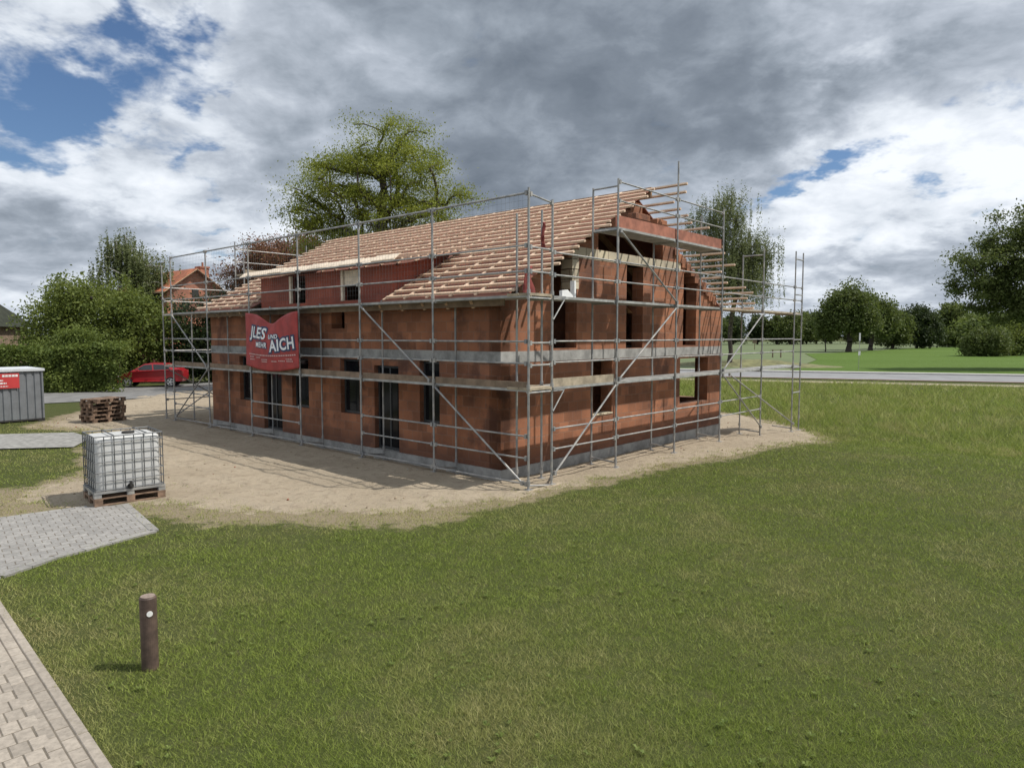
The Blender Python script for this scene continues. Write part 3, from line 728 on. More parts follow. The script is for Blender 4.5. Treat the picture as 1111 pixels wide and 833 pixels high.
# far tree line: three kinds, copied
protos = []
for k, (mt, lb) in enumerate((('leaf_mid', [(0,0,6.4,4.6,4.2,5.0),(2.6,0,4.4,3.6,3.2,3.6)]), ('leaf_dark', [(0,0,7.4,4.0,3.8,5.8)]), ('leaf_light', [(0,0,4.4,3.8,3.4,3.8),(-2.8,0,3.4,2.4,2.4,2.8)]))):
    wood, V, F = tree_data(seed=80+k, lobes=lb, trunk_h=1.2, trunk_r=.35, ncl=80, per=120, leaf=.95, sig=1.0, shell=.42)
    protos.append((wood, V, F, mt))
far_root = []
rr = random.Random(11)
spots = []
for k in range(26):                                            # behind the scaffold extension and along the horizon
    X = 72+k*6.2+rr.uniform(-1.5,1.5); spots.append((X, 268+rr.uniform(-12,12)+k*1.6, rr.choice([0,1,0]), rr.uniform(.75,1.05)))
for X, Y, kd, s in ((132,208,2,.62),(140,214,2,.55),(150,222,2,1.25),(158,216,2,.72),(166,228,0,.9),(172,222,0,.8),(137,200,2,1.15),(150,204,2,1.3),(163,210,2,1.2),(176,226,2,.75),(186,232,0,.85),(196,238,2,.8),(150,236,0,1.3),(190,236,0,1.1),(206,246,0,1.1)):
    spots.append((X, Y, kd, s))
base = {}
names = ['hedgerow_tree', 'dark_hedgerow_tree', 'pale_hedgerow_bush']
labels = ['distant mid green tree in the row along the horizon', 'distant dark narrow tree in the row along the horizon', 'distant pale green low bush in front of the horizon trees']
for X, Y, kd, s in spots:
    if kd not in base:
        wood, V, F, mt = protos[kd]
        t = thing(names[kd], labels[kd], 'tree' if kd < 2 else 'bush', (X, Y, -.35), 0, 'row of distant trees along the horizon')
        wood.build('trunk', M['bark'], t); np_mesh('crown', V, F, M[mt], t); base[kd] = t
    else: t = copy_tree(base[kd])
    t.location = (X, Y, -.35); t.scale = (s*rr.uniform(.9,1.15), s, s*rr.uniform(.9,1.1)); t.rotation_euler = (0,0,rr.uniform(0,6.28))

# ------------------------------------------------------------------ grassy mound and field furniture
def mound():
    xs = np.linspace(-15, 15, 60); ys = np.linspace(-7, 7, 30)
    def zf(x, y):
        q = np.sqrt((x/13)**2+(y/6)**2); return .85*(1-sstep(0, 1, q))*(.7+.6*fbm(x*.3+9, y*.3, 91))+(fbm(x*1.5, y*1.5, 92)-.5)*.12-.06
    V, F = grid_mesh(xs, ys, zf)
    o = np_mesh('grass_mound', V, F, mat_simple('dry_meadow', (.150,.148,.066), .95, 0, .35, 1.2, .8), smooth=True); o.location = (27, 79.5, -.35); o.rotation_euler = (0,0,R(-20)); tag(o, kind='structure')
mound()
t = thing('picnic_table', 'dark picnic table standing in the meadow behind the scaffold', 'table', (42.0, 109, -.35), R(-15))
MB().box(-.9,.9,-.38,.38,1.22,1.28).build('tabletop', M['toe'], t)
for s in (-1, 1): MB().bar((s*.6,-.3,0),(s*.6,-.1,1.22),.14,.14).bar((s*.6,.3,0),(s*.6,.1,1.22),.14,.14).build('leg', M['toe'], t)
t = thing('field_sign', 'small dark signboard on a post far out in the meadow', 'sign', (60, 170, -.35), R(-15))
MB().box(-.5,.5,-.03,.03,1.6,2.3).build('board', M['toe'], t); MB().tube((0,0,0),(0,0,1.6),.08).build('post', M['toe'], t)
t = thing('marker_post', 'thin pole with two white bands beside the road', 'marker post', (33.8, 66.9, -.22), 0)
MB().tube((0,0,0),(0,0,3.55),.022,8).build('pole', M['steel'], t)
MB().box(-.07,.07,-.05,-.024,2.85,3.62).build('plate', M['white'], t); MB().box(-.10,.10,-.055,-.024,1.45,1.85).build('plate', M['white'], t)

# ------------------------------------------------------------------ the house
def RZ(x): return 3.88+.532*(x if x <= 6.33 else 12.66-x)       # top of the battens
house = thing('brick_house', 'unfinished orange clay block house with bare battened roof inside the scaffold', 'house', BO, BA)
def cells_wall(us, zs, open_, plane):
    """us, zs break lists; open_(u,z) True where empty; plane maps (u,d,z)->xyz; thickness d in 0..T"""
    mb = MB(); T = .36; nu, nz = len(us)-1, len(zs)-1
    solid = lambda i, j: 0 <= i < nu and 0 <= j < nz and not open_((us[i]+us[i+1])/2, (zs[j]+zs[j+1])/2)
    for i in range(nu):
        for j in range(nz):
            if not solid(i, j): continue
            a, b, c, d = us[i], us[i+1], zs[j], zs[j+1]
            P = lambda u, t, z: plane(u, t, z)
            mb.add([P(a,0,c),P(b,0,c),P(b,0,d),P(a,0,d)], [(0,1,2,3)]); mb.add([P(a,T,c),P(b,T,c),P(b,T,d),P(a,T,d)], [(3,2,1,0)])
            if not solid(i-1,j): mb.add([P(a,0,c),P(a,0,d),P(a,T,d),P(a,T,c)], [(0,1,2,3)])
            if not solid(i+1,j): mb.add([P(b,0,c),P(b,T,c),P(b,T,d),P(b,0,d)], [(0,1,2,3)])
            if not solid(i,j-1): mb.add([P(a,0,c),P(a,T,c),P(b,T,c),P(b,0,c)], [(0,1,2,3)])
            if not solid(i,j+1): mb.add([P(a,0,d),P(b,0,d),P(b,T,d),P(a,T,d)], [(0,1,2,3)])
    return mb
def opener(rects): return lambda u, z: any(a < u < b and c < z < d for a, b, c, d in rects)
def breaks(lo, hi, vals): return sorted(set([lo, hi]+[v for v in vals if lo < v < hi]))
# long eave wall (faces the viewer's left)
LW = [(12.78,13.66,.97,2.46),(10.92,12.06,.12,2.46),(9.36,10.30,.96,2.46),(6.80,7.70,.97,2.50),(5.10,6.13,.12,2.36),(3.53,4.27,.97,2.52),
      (9.95,10.95,3.35,4.0),(7.45,8.1,3.35,4.0)]
pl = lambda u, d, z: (HX0+d, u, z)
us = breaks(HY0, HY1, [v for r in LW for v in r[:2]]); zs = breaks(.12, 3.98, [v for r in LW for v in r[2:]])
cells_wall(us, zs, opener(LW), pl).build('eave_wall', M['clay'], house)
# gable wall (faces the viewer's right)
GW = [(4.36,5.24,1.08,2.48),(9.04,10.94,1.0,2.43),(2.68,3.62,2.84,5.1),(5.92,6.79,2.80,5.1),(9.18,10.05,2.84,5.1),(4.54,7.87,5.38,6.05)]
stepw = .31
gus = sorted(set([HX0, HX1]+[v for r in GW for v in r[:2]]+[round(HX0+stepw*k,3) for k in range(1,36)]))
gzs = sorted(set([.12, 2.84, 5.1, 5.38]+[v for r in GW for v in r[2:]]+[round(2.84+.25*k,3) for k in range(0,17)]))
def gopen(u, z):
    if any(a < u < b and c < z < d for a, b, c, d in GW): return True
    lim = RZ(u)-.30
    if 6.9 < u < 8.6: lim = min(lim, 6.52)
    if 6.2 < u < 6.55 : lim = min(lim, 6.9)
    if u > 7.3 : lim = min(lim, RZ(u)-.22)
    if u > 11.2: lim = min(lim, 4.2)
    return z+.06 > lim
pg = lambda u, d, z: (u, HY0+d, z)
def gw():
    mb = cells_wall(gus, gzs, gopen, pg); return mb
gable = gw()
gable.build('gable_wall', M['clay'], house)
# beige ring of pale blocks across the gable, 4 mm proud
rb = MB()
rb.box(3.70, 8.95, HY0-.006, HY0+.366, 5.10, 5.375); rb.build('ring_beam', M['lime'], house)
st = MB()
for k in range(4): st.chbox(3.42-.0*k, 3.42+.27, HY0-.008, HY0+.35, 4.32+.25*k, 4.32+.25*k+.235, .01)
st.build('pale_block_pier', M['lime'], house)
# stepped gable edge capped with rough mortar and bricks
cap = MB(); rnd = random.Random(8)
x = 8.5
while x < 11.3:
    cap.chbox(x, x+.27, HY0-.05+rnd.uniform(-.02,.02), HY0+.32, RZ(x+.13)-.48+rnd.uniform(-.04,.04), RZ(x+.13)-.22+rnd.uniform(-.05,.05), .02); x += .26
cap.build('verge_coping', M['clay'], house)
# remaining walls
RW = [(2.25,3.6,1.0,2.45),(6.5,8,1,2.45)]
us = breaks(HY0+.36, HY1, [v for r in RW for v in r[:2]]); zs = breaks(.12, 3.98, [v for r in RW for v in r[2:]])
cells_wall(us, zs, opener(RW), lambda u, d, z: (HX1-d, u, z)).build('rear_wall', M['clay'], house)
cells_wall([HX0+.36, HX1-.36], [.12, 3.98], lambda u, z: False, lambda u, d, z: (u, HY1-d, z)).build('far_gable_wall', M['clay'], house)
g2 = MB(); g2.prism([(1.2,3.98),(11.46,3.98),(6.33,6.9)], 'y', HY1-.36, HY1); g2.build('far_gable_top', M['clay'], house)
MB().box(5.6,5.85,HY0+.37,HY1-.37,.12,2.5).box(2.0,8.4,8.4,8.6,.13,2.49).box(8.3,8.5,3.6,8.3,.13,2.49).build('light_blocking_wall', M['clay'], house)  # unseen inner walls, added to block light through the rooms
MB().box(3.9,4.1,1.95,HY1-.38,2.86,5.0).box(8.0,8.2,3.4,HY1-.4,2.86,5.0).box(4.7,7.9,5.0,5.2,2.86,5.6).build('upper_partition_wall', M['clay'], house)
# concrete foundation and floor slab (its edge reads as the grey band)
MB().box(HX0-.025, HX1+.02, HY0-.025, HY1+.02, -.6, .118).build('foundation', M['concrete'], house)
MB().box(HX0-.012, HX1+.012, HY0-.012, HY1+.012, 2.535, 2.79).build('floor_slab', M['concrete'], house)
# window reveals: sills and frames that show
def part_box(name, mat, *b): return MB().box(*b).build(name, M[mat], house)
part_box('window_sill', 'lime', 4.33, 5.27, HY0-.02, HY0+.30, 1.04, 1.082)
M['frame'] = mat_simple('dark_frame', (.045, .048, .050), .45, 0, .1, 4)
M['glass'] = mat_simple('dark_glass', (.010, .011, .013), .10, 0, .1, 2); M['glass'].node_tree.nodes['Principled BSDF'].inputs['Specular IOR Level'].default_value = .18
def window_unit(name, a, b, z0, z1, mull=0):
    x0, x1 = HX0+.13, HX0+.20; w = .065; f = MB()
    f.box(x0,x1,a+.003,a+w,z0+.003,z1-.003).box(x0,x1,b-w,b-.003,z0+.003,z1-.003)
    f.box(x0,x1,a+w+.001,b-w-.001,z1-w,z1-.003).box(x0,x1,a+w+.001,b-w-.001,z0+.003,z0+w)
    if mull: m = (a+b)/2; f.box(x0+.005,x1-.005,m-.03,m+.03,z0+w+.001,z1-w-.001)
    f = f.build(name, M['frame'], house)
    MB().box(x0+.025,x0+.045,a+w-.004,b-w+.004,z0+w-.004,z1-w+.004).build('pane', M['glass'], f)
for a, b, c, d in LW[:6]:
    if d-c > 2: window_unit('glazed_door', a, b, c, d, 1)
    else: window_unit('window', a, b, c, d)
# ----- roof
roof = MB()
def roof_slab(mb, x0, x1, y0, y1, top, th):
    z0, z1 = RZ(x0)+top, RZ(x1)+top
    mb.add([(x0,y0,z0-th),(x1,y0,z1-th),(x1,y1,z1-th),(x0,y1,z0-th),(x0,y0,z0),(x1,y0,z1),(x1,y1,z1),(x0,y1,z0)],
           [(0,3,2,1),(4,5,6,7),(0,1,5,4),(1,2,6,5),(2,3,7,6),(3,0,4,7)])
DY0, DY1, DX = 5.30, 12.10, 2.85
roof_slab(roof, .42, 6.32, .98, DY0-.02, -.09, .03); roof_slab(roof, .42, 6.32, DY1+.02, 16.2, -.09, .03); roof_slab(roof, DX, 6.32, DY0-.018, DY1+.018, -.09, .03)
roof_slab(roof, 6.34, 12.25, HY0+.1, 16.2, -.09, .03)
roof = roof.build('roof', M['membrane'], house)
rnd = random.Random(4)
def batten_row(x, y0, y1, w=.060, h=.050):
    mb = MB(); mb.v = []; z = RZ(x); s = .532 if x < 6.33 else -.532; n = Vector((-s, 0, 1)).normalized(); t = Vector((1,0,s)).normalized()
    c = Vector((x, 0, z))
    jz = lambda: n*rnd.uniform(-.006,.006)+t*rnd.uniform(-.012,.012)
    # a row is nailed from several lengths with small offsets
    y = y0
    while y < y1-.01:
        ye = min(y1, y+rnd.uniform(3.2,4.6));  ye = y1 if y1-ye < .6 else ye
        j0, j1 = jz(), jz()
        mb.bar(Vector((c.x,y,c.z))-n*h/2+j0, Vector((c.x,ye-.006,c.z))-n*h/2+j1, w, h, n); y = ye
    return mb
i = 0; x = .50
while x < 6.3:
    e0 = .62+rnd.uniform(-.12,.22)+(.25 if x < 1.2 else 0); e1 = 16.25+rnd.uniform(-.1,.1)
    if x < DX+.05:
        t0 = (x-.5)/(DX-.5)
        batten_row(x, e0, 5.22+rnd.uniform(-.1,.05)).build('batten', M['batten'], roof)
        batten_row(x, 12.2+rnd.uniform(-.05,.1), e1).build('batten', M['batten'], roof)
    else: batten_row(x, e0, e1).build('batten', M['batten'], roof)
    x += .2905
x = 6.45; k = 0
while x < 12.4:
    e0 = -.05+.33*rnd.random()+(.5 if rnd.random() < .25 else 0)+.05*(x-6.4)
    batten_row(x, e0, 16.25).build('batten', M['batten'], roof); x += .2905; k += 1
y = 1.95
while y < 16.1:
    mb = MB(); xa = .45 if (y < DY0 or y > DY1) else DX+.02
    mb.bar((xa,y,RZ(xa)-.068),(6.3,y,RZ(6.3)-.068),.075,.034,(-.532,0,1)).build('counter_batten', M['batten'], roof)
    mb = MB(); mb.bar((.36 if xa < 1 else DX,y+.02,RZ(.36 if xa < 1 else DX)-.235),(6.28,y+.02,RZ(6.28)-.235),.08,.2,(-.532,0,1)).build('rafter', M['rafter'], roof)
    mb = MB(); mb.bar((6.38,y+.02,RZ(6.38)-.235),(12.3,y+.02,RZ(12.3)-.235),.08,.2,(.532,0,1)).build('rafter', M['rafter'], roof)
    y += .82
MB().box(6.30,6.36,1.0,16.2,RZ(6.33)-.34,RZ(6.33)-.06).build('ridge_board', M['rafter'], roof)
MB().box(.36,.40,1.0,16.2,RZ(.38)-.30,RZ(.38)-.10).build('eave_shadow_board', M['toe'], roof)  # dark board colour stands in for the shadow band under the eave battens
# ----- dormer
dorm = MB(); DO = [(9.46,10.33,4.12,4.95),(6.73,7.60,4.12,4.95)]
us = breaks(DY0+.05, DY1, [v for r in DO for v in r[:2]]); zs = breaks(4.0, 4.98, [v for r in DO for v in r[2:]])
dorm = cells_wall(us, zs, opener(DO), lambda u, d, z: (HX0+.02+d*.5, u, z)).build('dormer', M['redwall'], house)
for a, b, c, d in DO:
    f = MB(); w = .07
    f.box(HX0-.012,HX0+.06,b-w-.03,b-.002,c,d).build('window_post', M['fascia'], dorm)
MB().box(HX0+.03,HX0+.06,6.74,7.47,4.55,4.945).build('window_board', M['fascia'], dorm)
for yy in (DY0+.05, DY1-.12):
    MB().prism([(HX0+.21,4.1),(DX,5.35),(DX,5.42),(HX0+.21,4.98)], 'y', yy, yy+.1).build('dormer_cheek', M['redwall'], dorm)
DZ = lambda x: 5.06+.20*(x-HX0)
rf = MB(); x0, x1 = .58, DX+.05
rf.add([(x0,DY0-.55,DZ(x0)-.03),(x1,DY0-.4,DZ(x1)-.03),(x1,DY1+.2,DZ(x1)-.03),(x0,DY1+.5,DZ(x0)-.03),(x0,DY0-.55,DZ(x0)),(x1,DY0-.4,DZ(x1)),(x1,DY1+.2,DZ(x1)),(x0,DY1+.5,DZ(x0))],
       [(0,3,2,1),(4,5,6,7),(0,1,5,4),(1,2,6,5),(2,3,7,6),(3,0,4,7)]); rf.build('dormer_roof', M['membrane'], dorm)
fa = MB(); y = DY0-.6; rnd = random.Random(2)
while y < DY1+.5:                                                # fascia from short lengths, slightly uneven
    l = min(rnd.uniform(.5,.95), DY1+.55-y); dz = rnd.uniform(-.015,.015)
    fa.bar((.47,y+.006,5.095+dz),(.47,y+l-.006,5.095+dz),.25,.03,(-.62,0,.785)); y += l
fa.build('fascia', M['fascia'], dorm)
for k in range(9):
    xx = .68+.27*k; MB().bar((xx,DY0-.55+rnd.uniform(-.08,.08),DZ(xx)+.05),(xx,DY1+.5+rnd.uniform(-.1,.1),DZ(xx)+.05),.058,.042).build('batten', M['batten'], dorm)
for k in range(9):
    yy = DY0-.3+k*.86; MB().bar((.60,yy,DZ(.60)+.016),(DX,yy,DZ(DX)+.016),.05,.03).build('counter_batten', M['batten'], dorm)
# ----- left-over timber and bricks in the openings
MB().tube((5.75,HY0+.18,5.38),(5.75,HY0+.18,6.05),.035,8).build('prop', M['steel'], house)

# ------------------------------------------------------------------ scaffold
TR = .0242
def std(x, y, z1, parent, z0=None, r=TR):
    z0 = gzl(x, y) if z0 is None else z0
    mb = MB(); mb.tube((x,y,z0+.02),(x,y,z1),r,8); mb.box(x-.075,x+.075,y-.075,y+.075,z0+.035,z0+.045)
    rs = random.Random(int(x*100+y*37)); a = rs.uniform(-.15, .15)
    MB().bar((x-.28*math.cos(a),y-.28*math.sin(a),z0+.008),(x+.28*math.cos(a),y+.28*math.sin(a),z0+.008),.22,.05).build('sole_board', M['plank'], parent)
    for zz in (.18, 2.12, 4.02):
        if z0+zz < z1-.1: mb.tube((x,y,zz-.045),(x,y,zz+.045),r*1.55,8)
    return mb.build('standard', M['steel'], parent)
def rail(p, q, parent, name='guard_rail', r=.019, mat='steel'):
    mb = MB(); mb.tube(p, q, r, 7)
    d = (Vector(q)-Vector(p)).normalized()
    for e, s in ((Vector(p), 1), (Vector(q), -1)):
        c = e+d*s*.03; mb.box(c.x-.03,c.x+.03,c.y-.03,c.y+.03,c.z-.045,c.z+.045)
    return mb.build(name, M[mat], parent)
def deck(x0, x1, y0, y1, z, parent, along, mat='deck', name='deck'):
    mb = MB()
    if along == 'y':
        m = (x0+x1)/2
        mb.box(x0,m-.008,y0,y1,z-.055,z); mb.box(m+.008,x1,y0,y1,z-.055,z)
        for yy in (y0+.02,y1-.05): mb.box(x0,x1,yy,yy+.03,z-.085,z-.056)
    else:
        m = (y0+y1)/2
        mb.box(x0,x1,y0,m-.008,z-.055,z); mb.box(x0,x1,m+.008,y1,z-.055,z)
        for xx in (x0+.02,x1-.05): mb.box(xx,xx+.03,y0,y1,z-.085,z-.056)
    return mb.build(name, M[mat], parent)
def transom(p, q, parent): return MB().tube(p, q, .022, 7).build('transom', M['steel'], parent)
def sill(x, y, parent, along):
    z = gzl(x, y); mb = MB()
    if along == 'y': mb.box(x-.12,x+.85,y-.13,y+.13,z-.035,z+.012)
    else: mb.box(x-.13,x+.13,y-.12,y+.85,z-.035,z+.012)

S1 = thing('eave_scaffold', 'long steel scaffold with safety net in front of the eave wall, carrying the banner', 'scaffold', BO, BA, 'scaffold round the house')
Y1 = [0, 2.85, 5.62, 8.5, 11.33, 14.24, 17.1]
W = .70
for i, y in enumerate(Y1):
    std(0, y, 5.98 if i else 6.05, S1)
    if i: std(W, y, 4.02, S1)
    for z in (2.0, 3.9): transom((0,y,z),(W,y,z), S1)
    z = .12; transom((0,y,z),(W,y,z-.1), S1)
std(.72, .95, 5.75, S1); std(1.08, .55, 5.82, S1)
for i in range(6):
    a, b = Y1[i]+.03, Y1[i+1]-.03
    deck(.03, W-.02, a, b, 2.07, S1, 'y'); deck(.03, W-.02, a, b, 3.97, S1, 'y')
    MB().box(.03,.06,a,b,2.072,2.215).build('toe_board', M['toe'], S1)
    for z in (2.59, 3.03, 4.43, 4.93): rail((0,a,z),(0,b,z), S1)
    rail((0,a,5.95),(0,b,5.95), S1, r=.024)
    if i in (0, 1, 3, 5):
        rail((0,a,1.12),(0,b,1.12), S1); rail((0,a,.67),(0,b,.67), S1)
    rail((0,a,.15),(0,b,.13), S1, 'ledger')
    net = MB(); n = int((b-a)/.115)
    for k in range(n+1): 
        yy = a+(b-a)*k/n; net.bar((-.012,yy,4.05),(-.012,yy,5.93),.0022,.0022,(0,1,0))
    for k in range(17):
        zz = 4.05+k*.1175; net.bar((-.012,a,zz),(-.012,b,zz),.0026,.0026)
    net.build('safety_net', M['net'], S1)
def brace(p, q, parent): rail(p, q, parent, 'diagonal_brace', .022)
brace((-.045,5.55,3.9),(-.045,2.92,2.12), S1); brace((-.045,2.80,2.02),(-.045,.10,.15), S1)
brace((-.045,17.0,3.9),(-.045,14.3,2.12), S1); brace((-.045,14.2,2.02),(-.045,16.9,.2), S1)

S2 = thing('gable_scaffold', 'steel scaffold of three decks in front of the gable wall with a tall corner mast', 'scaffold', BO, BA, 'scaffold round the house')
X2 = [.75, 3.17, 5.98, 8.70, 11.72, 14.55]
TOP2 = [5.92, 6.75, 7.65, 6.80, 5.95, 6.12]
for i, x in enumerate(X2):
    std(x, 0, TOP2[i], S2)
    if i in (1,2,3,4): std(x, W, {1:6.62, 2:5.6, 3:6.70, 4:5.80}[i], S2)
    if i:
        for z in (2.0, 3.9): transom((x,0,z),(x,W,z), S2)
        transom((x,0,gzl(x,0)+.16),(x,W,gzl(x,W)+.2), S2)
std(15.28, 0, 6.12, S2)
for z in (5.85, 4.6, 3.9, 3.0, 2.0, 1.1): transom((14.55,0,z),(15.28,0,z), S2)
transom((3.17,0,6.58),(3.17,W,6.58), S2); transom((3.17,0,5.6),(3.17,W,5.6), S2); transom((8.7,0,5.6),(8.7,W,5.6), S2); transom((11.72,0,5.75),(11.72,W,5.75), S2)
for i in range(5):
    a, b = X2[i]+.03, X2[i+1]-.03
    ext = i >= 3
    for z in (2.07, 3.97): deck(a, b if i < 4 else 15.26, .03, W-.02, z, S2, 'x', 'plank' if (ext and z > 3) else 'deck')
    for z in (2.59, 3.03, 4.40, 4.86): rail((a,0,z),(b,0,z), S2)
    if i < 4:
        rail((a,0,1.20),(b,0,1.18), S2); rail((a,0,.77),(b,0,.75), S2)
    if i in (1, 2):
        deck(a, b, .03, W-.02, 5.66, S2, 'x')
        MB().box(a-.03,b+.03,.04,.075,5.662,5.93).build('toe_board', M['redtoe'], S2)
        for z in (6.25, 6.68): rail((a,0,z),(b,0,z), S2)
MB().box(.80,3.15,.04,.075,2.072,2.25).build('toe_board', M['plank'], S2)
for z in (4.86, 4.40): rail((14.55,0,z),(15.28,0,z), S2)
rail((.75,0,5.85),(0.02,0,5.93), S2); rail((.75,0,4.9),(.02,0,4.9), S2); rail((.75,0,4.42),(.02,0,4.42), S2)
rail((.75,0,3.0),(.02,0,3.0), S2); rail((.75,0,2.55),(.02,0,2.55), S2)
deck(.02, .74, -.02, W-.1, 2.10, S2, 'x', 'plank', 'corner_plank'); deck(.02, .74, -.02, W-.1, 4.0, S2, 'x', 'plank', 'corner_plank')
brace((.78,-.045,.25),(3.14,-.045,2.05), S2); brace((3.2,-.045,2.12),(5.95,-.045,3.9), S2)
brace((3.2,-.045,5.58),(5.95,-.045,4.0), S2); brace((8.75,-.045,2.12),(11.7,-.045,3.9), S2)
brace((8.75,-.045,2.0),(11.7,-.045,.15), S2); brace((9.1,-.09,2.0),(14.5,-.09,0.0), S2)
for z in (2.0, 3.9):
    m = MB(); m.tube((.75,-.03,z),(1.12,-.03,z),.018,6).tube((1.12,-.03,z),(.75,-.03,z-.42),.016,6); m.box(.75,1.15,-.05,.28,z+.02,z+.07); m.build('bracket', M['steel'], S2)
rail((3.2,0,.02),(5.9,0,.0), S2, 'ledger')

S3 = thing('far_gable_scaffold', 'far steel scaffold with upper deck beyond the left end of the house', 'scaffold', BO, BA, 'scaffold round the house')
X3 = [.05, 2.9, 5.7, 8.5, 11.3]
for i, x in enumerate(X3):
    std(x, 18.0, [5.75, 6.9, 7.0, 7.0, 5.9][i], S3)
    if i: std(x, 17.3, [4, 6.85, 6.95, 6.95, 5.8][i], S3)
    for z in (2.0, 3.9): transom((x,17.3,z),(x,18,z), S3)
for i in range(4):
    a, b = X3[i]+.03, X3[i+1]-.03
    for z in (2.07, 3.97): deck(a, b, 17.33, 17.97, z, S3, 'x', 'plank')
    for z in (.75, 1.2, 2.59, 3.03, 4.43, 4.93): rail((a,18,z),(b,18,z), S3)
    if i in (1, 2):
        deck(a, b, 17.33, 17.97, 5.6, S3, 'x', 'plank')
        for z in (6.1, 6.6): rail((a,18,z),(b,18,z), S3)
        MB().box(a,b,17.28,17.31,5.6,5.75).build('toe_board', M['plank'], S3)
brace((2.86,18.05,.2),(.1,18.05,1.95), S3); brace((.1,17.25,.2),(2.86,17.25,1.95), S3)
rail((0,17.1,1.12),(.05,18,1.12), S3); rail((0,17.1,2.6),(.05,18,2.6), S3); rail((0,17.1,4.5),(.05,18,4.5), S3)

# bricks and sheets lying on the decks
def lay(name, label, cat, mb, mat, group=None):
    o = mb.build(name, M[mat], None, BO, BA); return tag(o, label, cat, group)
rnd = random.Random(6)
for k, (x, w, h) in enumerate(((4.52,.68,.44),(5.55,.52,.42),(6.75,.5,.24),(7.55,.37,.26))):
    lb = ['widest clay block standing on the left part of the top deck', 'tall clay block just left of the mast on the top deck', 'low clay block right of the mast on the top deck', 'low clay block near the right end of the top deck'][k]
    lay('clay_block', lb, 'block', MB().chbox(x, x+w, .36, .60, 5.662, 5.662+h+.1, .012), 'clay', 'clay blocks on the scaffold')
pb = MB(); pb.prism([(1.55,3.972),(1.95,3.972),(1.95,4.03),(1.75,4.16),(1.55,4.13)], 'y', .36, .44)
lay('insulation_sheet', 'white insulation sheet propped up on the deck at the house corner', 'sheet', pb, 'white')
pb = MB(); pb.box(2.1,2.16,.44,.56,3.972,4.38)
lay('white_board', 'narrow white board upright on the deck beside the corner opening', 'board', pb, 'white')
def tarp(label, x, y, z0, z1, w, seed):
    rg = random.Random(seed); mb = MB(); nz, nw = 14, 5; vs = []; fs = []
    for k in range(nz+1):
        for m in range(nw+1):
            t = k/nz; u = m/nw-.5; vs.append((x+u*w*(.55+.45*t)+.02*math.sin(7*t+seed), y+.04*math.sin(9*u+5*t+seed), z1+(z0-z1)*t))
    for k in range(nz):
        for m in range(nw): a = k*(nw+1)+m; fs.append((a,a+1,a+nw+2,a+nw+1))
    mb.add(vs, fs); o = mb.build('red_tarp', M['dullred'], None, BO, BA, True)
    so = o.modifiers.new('thick', 'SOLIDIFY'); so.thickness = .006
    tag(o, label, 'tarp')
M['dullred'] = mat_simple('dull_red_cloth', (.21, .040, .034), .8, 0, .2, 4)
M['redcloth'] = mat_simple('red_fabric', (.34, .040, .036), .6, 0, .18, 4)
tarp('thin red strip of cloth tied high on the corner standard', 1.02, .47, 5.0, 5.55, .09, 1)
tarp('wide red cloth hanging above the corner deck', .72, .62, 4.02, 4.62, .34, 2)

